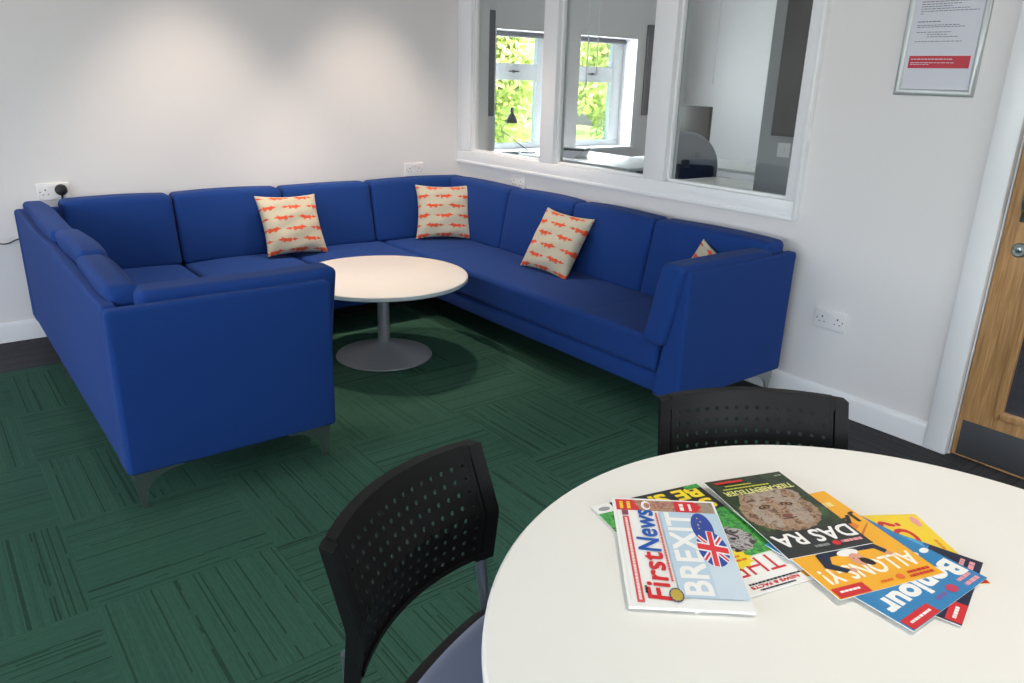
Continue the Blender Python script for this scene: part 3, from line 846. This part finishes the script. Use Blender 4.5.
W_ = pm((246, 246, 244)); RED = pm((214, 38, 44)); BLU = pm((30, 90, 180)); YEL = pm((250, 222, 40)); BLK = pm((24, 24, 30)); NAVY = pm((24, 30, 60)); ORG = pm((246, 178, 36)); SKY = pm((190, 212, 230)); PALE = pm((206, 222, 236)); LRED = pm((222, 90, 90)); SKIN = pm((226, 160, 138)); BLUE2 = pm((46, 132, 190)); PINK = pm((236, 160, 168)); GOLD = pm((196, 170, 70)); LYEL = pm((248, 214, 50)); GREY = pm((150, 150, 154)); GRN = pm((70, 165, 80))
WFLAG = pm((240, 240, 246)); FBLU = pm((44, 70, 160)); FRED = pm((226, 50, 56))

def cov_first(c):
    c.rect(.05, .02, .86, .035, pm((238, 238, 238)), 1)
    # vertical banner on the page's right edge
    c.rect(.868, .03, .985, .98, PH['crowd'], 1)
    c.poly([(.868, .03), (.985, .03), (.985, .20), (.868, .26)], RED, 2); c.marks(.885, .06, .972, .11, YEL); c.marks(.885, .13, .965, .18, YEL)
    c.ell(.925, .32, .05, .045, W_, 2); c.ell(.925, .33, .03, .03, PH['crowd'], 3)
    c.poly([(.868, .60), (.985, .60), (.985, .80), (.93, .86), (.868, .80)], RED, 2); c.marks(.885, .64, .965, .70, W_); c.marks(.885, .73, .965, .77, W_)
    c.rect(.868, .86, .985, .98, PH['fur2'], 2)
    # red strip, masthead, strap line
    c.rect(.03, .075, .80, .135, LRED, 1); c.marks(.05, .088, .78, .122, pm((250, 226, 226)))
    c.rect(.81, .075, .86, .135, pm((140, 70, 90)), 1)
    c.text('First', .05, .165, .44, .36, RED, 3, bold=.006, slant=.012)
    c.text('News', .455, .165, .86, .36, BLU, 3, bold=.006, slant=.012)
    c.marks(.10, .15, .16, .18, BLK)
    c.marks(.20, .385, .84, .412, LRED)
    c.rect(.075, .43, .855, .99, SKY, 1); c.rect(.075, .74, .40, .99, PALE, 2)  # the light blue is paler, with glare put into its colour
    c.text('BREXIT', .095, .475, .84, .70, W_, 5, bold=.009)
    c.ell(.09, .40, .055, .06, pm((60, 66, 110)), 3); c.ell(.09, .40, .046, .05, GOLD, 4, n=24, wob=.08)
    # flags: blue with stars in front of the union flag
    c.ell(.70, .80, .15, .10, FBLU, 5, n=24)
    for k in range(6): c.ell(.62+.035*k, .78+.02*math.sin(k*1.9), .006, .009, YEL, 7, n=10, wob=.4)
    cu, cv, ru, rv = .50, .83, .165, .135
    c.ell(cu, cv, ru, rv, FBLU, 7, n=28)
    def bar(a, w, m, l, k=1.):
        dx, dy = math.cos(a), math.sin(a); nx, ny = -dy, dx
        c.poly([(cu+ru*k*dx+w*nx, cv+rv*k*dy+w*ny*.8), (cu-ru*k*dx+w*nx, cv-rv*k*dy+w*ny*.8), (cu-ru*k*dx-w*nx, cv-rv*k*dy-w*ny*.8), (cu+ru*k*dx-w*nx, cv+rv*k*dy-w*ny*.8)], m, l)
    for a in (.85, -.85): bar(a, .024, WFLAG, 8)
    for a in (.85, -.85): bar(a, .010, FRED, 9)
    for a in (.12, PI/2+.12): bar(a, .040, WFLAG, 10)
    for a in (.12, PI/2+.12): bar(a, .026, FRED, 11, .98)
def cov_das(c):
    c.rect(0, 0, 1, 1, PH['forest'], 1); c.rect(0, 0, 1, .26, pm((36, 40, 36)), 2)
    # lynx head, ears, eyes
    c.ell(.86, .50, .13, .20, PH['green2'], 3, n=24, wob=.08); c.ell(.13, .42, .12, .10, PH['green2'], 4, n=16, wob=.1)
    c.ell(.54, .50, .44, .245, PH['fur'], 3, n=40, wob=.02); c.ell(.44, .68, .34, .12, PH['fur2'], 4, n=30, wob=.03)
    c.poly([(.12, .62), (.22, .80), (.34, .66)], PH['fur'], 4); c.poly([(.88, .66), (.76, .80), (.66, .66)], PH['fur'], 4)
    c.ell(.34, .46, .10, .16, PH['fur2'], 4, n=24, wob=.05, rot=.3); c.ell(.74, .46, .10, .15, PH['fur2'], 4, n=24, wob=.05, rot=-.3)
    c.ell(.52, .56, .07, .13, PH['fur'], 5, n=24, wob=.03)
    for eu, r in ((.38, .25), (.66, -.25)):
        c.ell(eu, .575, .075, .026, pm((70, 50, 40)), 6, n=16, rot=r*.4); c.ell(eu, .575, .045, .018, pm((150, 112, 66)), 6); c.ell(eu, .575, .016, .013, BLK, 7)
    c.ell(.52, .435, .06, .026, pm((128, 76, 66)), 6); c.ell(.52, .405, .10, .006, pm((70, 48, 40)), 6)
    for k in range(4): c.ell(.30+.15*k, .66+.012*(k % 2), .035, .006, pm((80, 58, 44)), 6, n=10)
    c.text('DAS RA', .03, .10, .95, .235, W_, 8, bold=.010)
    c.marks(.05, .045, .30, .085, PINK); c.ell(.36, .062, .045, .026, RED, 8); c.marks(.45, .045, .62, .082, GREY)
    c.text('TIER-ABENTEUER', .05, .765, .93, .825, pm((226, 226, 140)), 8, bold=.005)
    c.marks(.30, .845, .90, .868, pm((200, 206, 60))); c.marks(.50, .885, .84, .905, pm((200, 206, 60)))
    c.rect(.56, .935, .92, .962, RED, 8); c.marks(.04, .93, .14, .955, pm((150, 170, 140)))
    c.rect(.0, .0, 1, .006, pm((60, 62, 60)), 9)
def cov_allons(c):
    c.rect(0, 0, 1, 1, ORG, 1)
    for k in range(5): c.ell(.30+.05*k, .93-.012*k, .10, .006, pm((250, 214, 120)), 2, n=12, rot=.3)
    c.text('ALLONS-Y!', .04, .115, .93, .245, pm((252, 244, 226)), 5, bold=.008)
    # leaping figure in a dark top
    c.poly([(.42, .34), (.70, .34), (.74, .46), (.60, .50), (.38, .47)], NAVY, 6)
    c.poly([(.42, .34), (.44, .42), (.24, .40), (.18, .29), (.23, .27), (.27, .33)], NAVY, 6)
    c.poly([(.70, .34), (.68, .42), (.80, .38), (.84, .26), (.72, .18), (.66, .20), (.75, .28)], NAVY, 6)
    c.ell(.52, .345, .10, .035, W_, 7, n=16); c.ell(.50, .27, .062, .062, SKIN, 8); c.ell(.45, .235, .055, .035, pm((40, 26, 24)), 9, n=14, rot=.6)
    c.ell(.49, .275, .006, .006, BLK, 9, n=8); c.ell(.53, .285, .006, .006, BLK, 9, n=8)
    c.ell(.20, .26, .025, .02, SKIN, 7); c.ell(.64, .19, .025, .02, SKIN, 7)
    c.poly([(.40, .46), (.70, .46), (.66, .62), (.52, .56), (.38, .66), (.34, .58)], pm((60, 66, 96)), 6)
    c.poly([(.13, .56), (.28, .50), (.26, .60), (.16, .66)], pm((232, 130, 40)), 3)
    c.ell(.16, .50, .16, .008, pm((214, 120, 40)), 4, n=14, rot=-.5)
    c.text('JA', .02, .60, .25, .71, BLK, 6, bold=.012)
    c.marks(.10, .80, .30, .88, pm((252, 226, 150)))
    c.rect(.70, .0, .99, .085, RED, 5); c.marks(.76, .035, .95, .060, W_)
    c.marks(.05, .055, .27, .085, RED); c.marks(.05, .02, .29, .05, RED); c.ell(.36, .052, .035, .024, pm((236, 110, 40)), 6); c.marks(.44, .035, .56, .06, pm((236, 110, 40)))
def cov_bonjour(c):
    c.rect(0, 0, 1, 1, BLUE2, 1); c.text('Bonjour', .02, .10, .93, .29, W_, 5, bold=.020)
    c.ell(.05, .375, .045, .024, W_, 5); c.ell(.17, .385, .045, .024, W_, 5)
    c.ell(.50, .44, .11, .075, pm((50, 34, 30)), 6); c.ell(.50, .42, .08, .06, SKIN, 7); c.ell(.47, .42, .008, .007, BLK, 8, n=8); c.ell(.53, .42, .008, .007, BLK, 8, n=8)
    c.poly([(.36, .50), (.64, .50), (.72, .80), (.28, .80)], pm((34, 60, 120)), 6)
    c.marks(.04, .02, .22, .06, PINK); c.marks(.05, .07, .22, .105, PINK)
    c.ell(.34, .07, .05, .035, pm((196, 60, 90)), 6); c.marks(.42, .05, .56, .09, pm((120, 100, 170)))
    c.rect(.66, .0, .99, .085, RED, 5); c.marks(.70, .03, .95, .055, W_)
    c.marks(.1, .55, .42, .60, LYEL)
def cov_dark(c):
    c.rect(0, 0, 1, 1, PH['blue'], 1); c.rect(0, 0, 1, .30, NAVY, 2); c.ell(.6, .26, .3, .05, pm((40, 120, 200)), 3)
    c.marks(.05, .03, .27, .075, PINK); c.marks(.05, .085, .27, .125, PINK)
    c.rect(.72, .0, .99, .085, RED, 5); c.marks(.78, .03, .95, .06, W_); c.ell(.5, .17, .04, .03, W_, 5)
    c.poly([(.05, .55), (.75, .40), (.76, .43), (.06, .60)], pm((16, 22, 40)), 4)
def cov_que(c):
    c.rect(0, 0, 1, 1, LYEL, 1)
    c.rect(.80, .0, 1, .085, RED, 4)
    c.text('\u00bfQU\u00c9', .10, .12, .92, .36, RED, 5, bold=.012)
    c.marks(.03, .50, .30, .56, BLK)
    c.ell(.12, .06, .08, .03, PINK, 4); c.marks(.40, .04, .55, .08, pm((230, 150, 40)))
def cov_week(c):
    c.rect(0, 0, 1, 1, W_, 1)
    c.text('THE', .30, .175, .92, .075+.16, RED, 3) if False else None
    c.text('THE', .10, .13, .50, .255, RED, 5)
    c.marks(.06, .062, .50, .082, BLK); c.text('NEWS & FACTS', .10, .035, .50, .056, RED, 4, bold=.004); c.marks(.16, .012, .46, .028, BLK)
    c.rect(.01, .02, .06, .07, pm((244, 170, 30)), 3)
    c.rect(0, .27, 1, .74, PH['green'], 2)
    c.ell(.27, .43, .19, .12, PH['ape'], 3, n=22, wob=.05)
    c.ell(.40, .27, .13, .075, YEL, 6, n=22, wob=.12); c.marks(.31, .245, .50, .27, pm((230, 110, 30))); c.marks(.34, .28, .47, .30, pm((230, 110, 30)))
    c.rect(0, .72, .84, 1, BLK, 4); c.text("S", .04, .735, .14, .83, YEL, 6, bold=.016); c.text('BE SM', .05, .86, .62, .965, YEL, 6, bold=.016)
    c.rect(0, .955, .14, 1, PH['green'], 3); c.rect(.84, .91, 1, 1, W_, 3); c.ell(.92, .95, .05, .02, GREY, 3); c.rect(.84, .74, 1, .91, PH['green'], 3)
def cov_left(c):
    c.rect(0, 0, 1, 1, PH['green'], 1); c.rect(0, 0, 1, .1, W_, 2); c.ell(.1, .12, .2, .04, GREY, 3)

Z = TZ+.0003
# (top left corner, point on the top edge) of each page on the table
magazine('magazine', 'yellow magazine with red letters, furthest right of the pile and mostly covered', 'magazine', .0020, cov_que, (-1.894, -4.122), (-1.990, -4.273), .179, .21, Z, LYEL)
magazine('magazine', 'dark navy magazine with a red tag sticking out from under the light blue one', 'magazine', .0020, cov_dark, (-1.950, -4.247), (-2.121, -4.290), .176, .235, Z+.0024, NAVY)
magazine('magazine', 'light blue magazine with the white word Bonjour', 'magazine', .0020, cov_bonjour, (-1.988, -4.267), (-2.185, -4.259), .197, .225, Z+.0048, BLUE2)
magazine('magazine', 'orange magazine with the white title ALLONS-Y and a leaping figure', 'magazine', .0020, cov_allons, (-2.031, -4.226), (-2.207, -4.172), .184, .236, Z+.0074, ORG)
magazine('magazine', 'white magazine with THE in red letters, green photo and yellow lettering, under the newspaper', 'magazine', .0020, cov_week, (-2.180, -4.122), (-2.380, -4.072), .206, .277, Z+.0010, W_)
magazine('magazine', 'dark green DAS RAD magazine with a lynx photo lying on top of the pile', 'magazine', .0022, cov_das, (-2.046, -4.130), (-2.186, -4.080), .1487, .2245, Z+.0100, BLK)
magazine('newspaper', 'folded newspaper headed First News with the headline BREXIT, front left of the pile', 'newspaper', .0045, cov_first, (-2.445, -4.015), (-2.270, -3.807), .272, .164, Z+.0034, W_)

# ------------------------------------------------------------------ office beyond the glass
bm = bmesh.new(); wy = OY1; WA = (1.12, 1.88); WB = (2.10, 2.86); wz0, wz1 = .74, 1.77
box(bm, .12, WA[0], wy, wy+.25, 0, H); box(bm, WA[1], WB[0], wy, wy+.25, 0, H); box(bm, WB[1], OX1+.1, wy, wy+.25, 0, H)
for w in (WA, WB): box(bm, w[0], w[1], wy, wy+.25, 0, wz0); box(bm, w[0], w[1], wy, wy+.25, wz1, H)
struct('wall_office_back', bm, M['wall'], smooth=False)
struct('wall_office_right', nb(OX1, OX1+.1, -2.8, wy, 0, H), M['wall'], smooth=False)
struct('wall_office_left', nb(0, .12, .12, wy+.25, 0, H), M['wall'], smooth=False)
for n_, w in ((2, WA), (3, WB)):
    bm = bmesh.new(); t = .055; yy0, yy1 = wy+.19, wy+.25; x0, x1 = w
    for (a, b, c, d) in ((x0, x1, wz0, wz0+t), (x0, x1, wz1-.045, wz1), (x0, x0+t, wz0+t, wz1-.045), (x1-.14, x1, wz0+t, wz1-.045), (x0+t, x1-.14, 1.355, 1.50)): box(bm, a, b, yy0, yy1, c, d, bev=.006)
    f = struct('window_%d' % n_, bm, M['upvc'])
    obj('pane', nb(x0+.03, x1-.1, yy0+.03, yy0+.036, wz0+.03, wz1-.03), M['glass_out'], f, smooth=False)
    bm = bmesh.new(); xc = (x0+x1-.09)/2; box(bm, xc-.06, xc+.06, yy0-.022, yy0-.012, 1.425, 1.437, bev=.003); box(bm, xc-.012, xc+.012, yy0-.022, yy0, 1.42, 1.443, bev=.003)
    obj('handle', bm, M['lamp'], f)
    bm = bmesh.new(); tube(bm, [(x0+.02, wy+.12, wz1-.03), (x1-.05, wy+.12, wz1-.03)], .022, 14)
    tag(obj('roller_blind', bm, M['grey_panel']), 'rolled up dark blind at the head of the %s office window' % ('left' if n_ == 2 else 'right'), 'blind', 'rolled blinds in the office windows')
struct('trim_3', nb(WA[0]-.03, WB[1]+.03, wy-.03, wy+.19, wz0-.02, wz0+.002), M['gloss'], smooth=False)
for (x0, x1, lab) in ((.985, 1.085, 'narrow dark panel on the office wall left of the left window'), (2.98, 3.09, 'narrow dark panel on the office wall right of the right window'), (3.39, 3.55, 'dark panel on the office wall beside the far corner')):
    bm = bmesh.new(); box(bm, x0, x1, wy-.03, wy-.001, 1.05 if x0 < 3.2 else 1.0, 1.91, bev=.004)
    tag(obj('wall_panel', bm, M['grey_panel']), lab, 'panel', 'dark panels on the office wall')
# blind cords behind the partition glass
for i, (y, z0, z1, lab) in enumerate(((-.22, 1.40, 2.28, 'leftmost white blind cord hanging behind the glass'), (-1.11, 1.37, 2.28, 'white blind cord behind the left edge of the middle pane'), (-1.19, 1.43, 2.28, 'white blind cord second from the left edge of the middle pane'), (-2.02, 1.40, 2.28, 'white blind cord behind the right pane'))):
    bm = bmesh.new(); tube(bm, [(.135, y, z1), (.135, y, z0)], .003, 8); lathe(bm, [(.003, 0), (.006, -.008), (.006, -.022), (.004, -.03)], n=12, c=(.135, y, z0))
    tag(obj('blind_cord', bm, M['socket']), lab, 'blind cord', 'blind cords behind the partition glass')
bm = bmesh.new(); box(bm, .123, .20, WY0, WY1, 2.27, 2.34, bev=.008); tag(obj('roller_blind', bm, M['socket']), 'white blind cassette above the partition window inside the office', 'blind')

def desk(label, x0, x1, y0, y1, z=.73):
    t = thing('desk', label, 'desk', ((x0+x1)/2, (y0+y1)/2, 0), 0, 'office desks behind the glass'); hx, hy = (x1-x0)/2, (y1-y0)/2
    obj('desktop', nb(-hx, hx, -hy, hy, z-.026, z, bev=.004), M['laminate'], t)
    for sx in (-1, 1):
        for sy in (-1, 1):
            bm = bmesh.new(); box(bm, sx*(hx-.05)-.02, sx*(hx-.05)+.02, sy*(hy-.05)-.02, sy*(hy-.05)+.02, 0, z-.026, bev=.003); obj('leg', bm, M['lamp'], t)
    obj('modesty_panel', nb(-hx+.04, hx-.04, hy-.075, hy-.06, .3, z-.03), M['grey_panel'], t, smooth=False)
    return t
desk('white desk along the office windows with a phone and papers', 1.36, 2.12, -.33, 1.06)
desk('white desk further inside the office carrying a dark monitor', 2.15, 2.80, -1.25, .38)
desk('white desk end just behind the lower edge of the right pane', .95, 1.62, -1.70, -.98)
# phone
ph = thing('desk_phone', 'black desk phone on the desk under the left office window', 'phone', (1.66, .80, .73), -.6)
bm = bmesh.new(); prism(bm, [(-.09, 0), (.09, 0), (.09, .065), (-.09, .025)], 'x', -.11, .11, bev=.006); obj('body', bm, M['plug'], ph)
bm = bmesh.new(); tube(bm, smooth_path([(-.085, -.08, .05), (-.085, -.06, .085), (-.085, 0, .105), (-.085, .06, .105), (-.085, .085, .08)]), .018, 12); obj('handset', bm, M['plug'], ph)
bm = bmesh.new(); box(bm, -.03, .08, .03, .075, .058, .068); obj('display', bm, M['cream'], ph, smooth=False)
# papers and a black folder
for i in range(4):
    bm = bmesh.new(); box(bm, -.09, .09, -.11, .11, 0, .02, bev=.001)
    o = obj('paper_stack', bm, M['paper'] if i != 3 else M['plug'], loc=(1.56+.008*i, .56-.01*i, .73+.0205*i), rot=(0, 0, .2+.12*i))
    tag(o, ['bottom white paper stack beside the office window', 'second paper stack from the bottom beside the office window', 'third paper stack under the black folder', 'black folder lying on the papers beside the office window'][i], 'papers' if i < 3 else 'folder', 'papers on the window desk')
# desk lamp
lp = thing('desk_lamp', 'grey adjustable desk lamp in front of the left office window', 'lamp', (1.43, 1.0, .73))
bm = bmesh.new(); lathe(bm, [(.07, 0), (.07, .012), (.02, .02)], n=24); obj('base', bm, M['lamp'], lp)
bm = bmesh.new(); tube(bm, [(0, 0, .02), (-.30, .02, .20), (-.22, .0, .34), (-.20, 0, .36)], .005, 8); obj('arm', bm, M['lamp'], lp)
bm = bmesh.new(); lathe(bm, [(.052, 0), (.050, .02), (.036, .055), (.022, .075), (.016, .08), (.016, .125), (.006, .135)], n=28, cap=False); obj('lamp_shade', bm, M['lamp'], lp, loc=(-.20, 0, .265))
# monitor
mo = thing('monitor', 'large dark computer monitor on the desk inside the office', 'monitor', (2.38, .0, .73), 0)
obj('screen', nb(-.02, .02, -.27, .27, .10, .46, bev=.008), M['monitor'], mo)
obj('display', nb(-.0215, -.0195, -.255, .255, .125, .445), M['hole'], mo, smooth=False) if False else None
bm = bmesh.new(); box(bm, .015, .04, -.03, .03, .0, .25, bev=.004); box(bm, -.07, .10, -.12, .12, 0, .012, bev=.004); obj('stand', bm, M['monitor'], mo)
# cream box beside the monitor
bm = bmesh.new(); box(bm, -.04, .04, -.03, .03, 0, .20, bev=.004); tag(obj('box_file', bm, M['cream'], loc=(2.05, -.12, .73)), 'small cream box file on the desk in front of the monitor', 'box file')
# office chair
oc = thing('office_chair', 'office swivel chair with an arched grey mesh back behind the right pane', 'chair', (1.52, -.76, 0), -.95)
bm = bmesh.new()
pts = []
for k in range(25):
    a = PI*k/24; pts.append((.215*math.cos(a), .76+.26*math.sin(a)))
pts = [(.20, .50)]+pts+[(-.20, .50)]
n = len(pts)
A = [bm.verts.new((x, -.02-.05*(x/.235)**2*-1, z)) for x, z in pts]; B = [bm.verts.new((x, .015+.05*(x/.235)**2, z)) for x, z in pts]
bm.faces.new(A); bm.faces.new(B[::-1])
for i in range(n): bm.faces.new((A[i], B[i], B[(i+1) % n], A[(i+1) % n]))
obj('backrest', bm, M['mesh'], oc)
bm = bmesh.new(); tube(bm, [(x*1.02, .0+.05*(x/.235)**2, z+.002) for x, z in pts], .014, 8); obj('back_frame', bm, M['silver'], oc)
obj('lumbar_pad', nb(-.205, .205, -.05, .06, .50, .80, bev=.02), M['blackfab'], oc)
obj('lumbar_knob', nb(-.03, .03, -.06, -.03, .78, .84, bev=.01), M['plug'], oc)
bm = bmesh.new(); rbox(bm, .24, .24, .04, .03, n=6, k=3, bulge=(0, 0, .01), fn=lambda p: (p.x, p.y+.26, p.z+.47)); obj('seat', bm, M['blackfab'], oc)
for s in (-1, 1):
    bm = bmesh.new(); tube(bm, smooth_path([(s*.22, .22, .46), (s*.29, .20, .48), (s*.29, .18, .66)]), .014, 10); box(bm, s*.29-.035, s*.29+.035, .04, .30, .66, .69, bev=.01); obj('armrest', bm, M['plug'], oc)
bm = bmesh.new(); lathe(bm, [(.03, .08), (.03, .30), (.022, .30), (.022, .44)], n=20, c=(0, .25, 0)); obj('gas_lift', bm, M['lamp'], oc)
bm = bmesh.new()
for k in range(5):
    a = 2*PI*k/5; tube(bm, [(0, .25, .10), (.28*math.cos(a), .25+.28*math.sin(a), .07)], .018, 8)
obj('star_base', bm, M['plug'], oc)
for k in range(5):
    a = 2*PI*k/5; bm = bmesh.new(); lathe(bm, [(.026, -.02), (.028, -.015), (.028, .015), (.026, .02)], n=18)
    obj('castor', bm, M['plug'], oc, loc=(.28*math.cos(a), .25+.28*math.sin(a), .029), rot=(PI/2, 0, a))
# pillar with a dark slab and small box standing in for a glass reflection
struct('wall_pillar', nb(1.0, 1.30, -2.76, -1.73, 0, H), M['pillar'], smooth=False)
cb = thing('reflection_slab', 'dark slab on the grey office pillar standing in for a reflection in the partition glass', 'reflection', (.96, -2.17, 1.10))
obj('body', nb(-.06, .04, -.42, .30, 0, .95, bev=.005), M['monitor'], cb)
obj('door', nb(-.072, -.061, -.41, .29, .01, .94, bev=.003), M['monitor'], cb)  # front layer of the slab that stands in for the reflection
sw = thing('reflection_box', 'small pale box under the dark slab standing in for a reflection in the partition glass', 'switch', (1.0, -1.92, 1.02), -PI/2)
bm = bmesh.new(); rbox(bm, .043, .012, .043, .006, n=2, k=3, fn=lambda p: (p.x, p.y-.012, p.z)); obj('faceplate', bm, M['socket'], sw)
obj('rocker_switch', nb(-.008, .008, -.028, -.02, -.012, .012, bev=.001), M['socket'], sw)  # raised middle of the box that stands in for the reflection

# ------------------------------------------------------------------ ceiling lamps
def downlight(label, x, y, power, blend, size, col=(1., .86, .72), tilt=(0, 0)):
    t = thing('ceiling_downlight', label, 'downlight', (x, y, H), 0, 'round recessed ceiling downlights')
    bm = bmesh.new(); lathe(bm, [(.062, 0), (.062, -.006), (.045, -.008), (.042, -.002)], n=32, cap=False); obj('bezel', bm, M['socket'], t)
    bm = bmesh.new(); lathe(bm, [(.041, -.003), (.041, -.004)], n=24); obj('lens', bm, M['led'], t)
    l = bpy.data.lights.new('downlight_lamp', 'SPOT'); l.energy = power; l.spot_size = size; l.spot_blend = blend; l.color = col; l.shadow_soft_size = .05
    o = bpy.data.objects.new('downlight_lamp', l); link(o, t); o.location = (0, 0, -.03); o.rotation_euler = (tilt[0], tilt[1], 0)
    return t
downlight('recessed ceiling downlight near the back wall on the left', -1.80, -.66, 122, .6, math.radians(70), (1., .83, .68))
downlight('recessed ceiling downlight near the back wall close to the corner', -.74, -.66, 122, .6, math.radians(70), (1., .83, .68))
downlight('recessed ceiling downlight over the left sofa', -2.6, -2.0, 40, .8, math.radians(90))
downlight('recessed ceiling downlight over the meeting table', -1.6, -4.4, 86, .9, math.radians(100))

# unseen ceiling panel, added to brighten the corridor behind the door glass
cl = thing('corridor_fill_light', 'unseen square ceiling light added to brighten the corridor behind the oak door', 'added light', (1.1, -4.4, H))
obj('frame', nb(-.30, .30, -.30, .30, -.03, 0, bev=.004), M['socket'], cl)
obj('diffuser', nb(-.28, .28, -.28, .28, -.034, -.031), M['led'], cl, smooth=False)
_l = bpy.data.lights.new('corridor_fill_lamp', 'AREA'); _l.size = .5; _l.energy = 45; _l.color = (.95, .97, 1)
_o = bpy.data.objects.new('corridor_fill_lamp', _l); link(_o, cl); _o.location = (0, 0, -.05)
# daylight entering at the side and front windows, as soft area lamps in the openings
def arealight(name, loc, rot, sx, sy, power, col):
    l = bpy.data.lights.new(name, 'AREA'); l.shape = 'RECTANGLE'; l.size = sx; l.size_y = sy; l.energy = power; l.color = col
    o = bpy.data.objects.new(name, l); COL.objects.link(o); o.location = loc; o.rotation_euler = rot; return o
DAY = (.90, .94, 1.)
for (a, b), p in zip(LW, (66, 72)): arealight('daylight_left', (RX0+.04, (a+b)/2, 1.6), (0, -PI/2, 0), 1.4, b-a-.1, p, DAY)
for (a, b) in FW: arealight('daylight_front', ((a+b)/2, RY0+.04, 1.6), (PI/2, 0, 0), b-a-.1, 1.4, 24, DAY)
arealight('daylight_office_a', (1.45, wy+.16, 1.25), (-PI/2, 0, 0), .7, .95, 24, (.88, .95, 1.))
arealight('daylight_office_b', (2.43, wy+.16, 1.25), (-PI/2, 0, 0), .7, .95, 24, (.88, .95, 1.))

# ------------------------------------------------------------------ garden outside the office windows
struct('ground_outside', nb(-14, 16, OY1+.3, 22, -.25, -.13), M['soil'], smooth=False)
def bush(label, c, rx, ry, rz, n, seed, group='sunlit bushes outside the office windows'):
    rnd = random.Random(seed); t = thing('garden_bush', label, 'bush', (c[0], c[1], -.13), 0, group)
    bm = bmesh.new()
    for _ in range(n):
        d = Vector((rnd.gauss(0, 1), rnd.gauss(0, 1), rnd.gauss(0, 1))).normalized()*rnd.uniform(.6, 1.)
        lump = 1+.18*math.sin(d.x*7+seed)+.15*math.sin(d.z*9+seed*2)
        p = Vector((d.x*rx*lump, d.y*ry*lump, rz+d.z*rz*lump))
        if p.z < .02: continue
        a = Vector((rnd.gauss(0, 1), rnd.gauss(0, 1), rnd.gauss(0, 1))).normalized(); b = a.cross(d if abs(a.dot(d)) < .9 else Vector((0, 0, 1))).normalized()
        s = rnd.uniform(.05, .10)
        v = [bm.verts.new(q) for q in (p-a*s, p+b*s*.45, p+a*s, p-b*s*.45)]; bm.faces.new(v)
    obj('foliage', bm, M['leaf'], t, smooth=False)
    bm = bmesh.new()
    for k in range(6):
        a = 2*PI*k/6; tube(bm, smooth_path([(0.05*math.cos(a), .05*math.sin(a), 0), (rx*.2*math.cos(a), ry*.2*math.sin(a), rz*.6), (rx*.45*math.cos(a), ry*.45*math.sin(a), rz*1.3)], 1), .03, 6)
    obj('stem', bm, M['bark'], t)
bush('round sunlit bush seen through the left office window', (5.2, 7.0), 1.4, 1.1, 1.7, 9000, 1)
bush('tall sunlit bush seen through the right office window', (9.2, 7.4), 1.4, 1.1, 1.8, 9000, 2)
bush('broad hedge standing behind the two nearer bushes', (9.0, 11.5), 6.0, 1.4, 2.6, 12000, 3)

# ------------------------------------------------------------------ sun, sky, camera
w = bpy.data.worlds.new('sky'); SC.world = w; w.use_nodes = True; nt = w.node_tree
bg = nt.nodes['Background']; sk = nt.nodes.new('ShaderNodeTexSky'); sk.sky_type = 'NISHITA'; sk.sun_disc = False
sk.sun_elevation = math.radians(50); sk.sun_rotation = math.radians(200); sk.air_density = 1.; sk.dust_density = 2.5
nt.links.new(sk.outputs[0], bg.inputs[0]); bg.inputs[1].default_value = .8
l = bpy.data.lights.new('sun', 'SUN'); l.energy = 34; l.angle = .01; l.color = (1, .95, .86)
o = bpy.data.objects.new('sun', l); COL.objects.link(o); o.rotation_euler = Vector((-.25, .65, -.8)).to_track_quat('-Z', 'Y').to_euler()

CAM = [763.9561842264345, 0.6681402576087608, 0.33190185475508144, 0.029380022698611206, -3.085209591486924, -4.564563479670723, 1.3719843989598173]
f_, yaw, pit, rol, cx, cy, cz = CAM
fw = Vector((math.sin(yaw)*math.cos(pit), math.cos(yaw)*math.cos(pit), -math.sin(pit)))
r_ = Vector((math.cos(yaw), -math.sin(yaw), 0)); u_ = r_.cross(fw)
r2 = math.cos(rol)*r_+math.sin(rol)*u_; u2 = -math.sin(rol)*r_+math.cos(rol)*u_
cam = bpy.data.cameras.new('camera'); co = bpy.data.objects.new('camera', cam); COL.objects.link(co)
mw = Matrix((r2, u2, -fw)).transposed().to_4x4(); mw.translation = (cx, cy, cz); co.matrix_world = mw
cam.sensor_fit = 'HORIZONTAL'; cam.sensor_width = 36; cam.lens = 36*f_/1024; cam.clip_start = .05; cam.clip_end = 200
SC.camera = co
vs = SC.view_settings; vs.view_transform = 'Standard'; vs.look = 'None'; vs.gamma = 1; vs.exposure = 0.0; vs.use_curve_mapping = False
try: SC.cycles.use_denoising = True; SC.cycles.max_bounces = 10; SC.cycles.transparent_max_bounces = 16
except Exception: pass
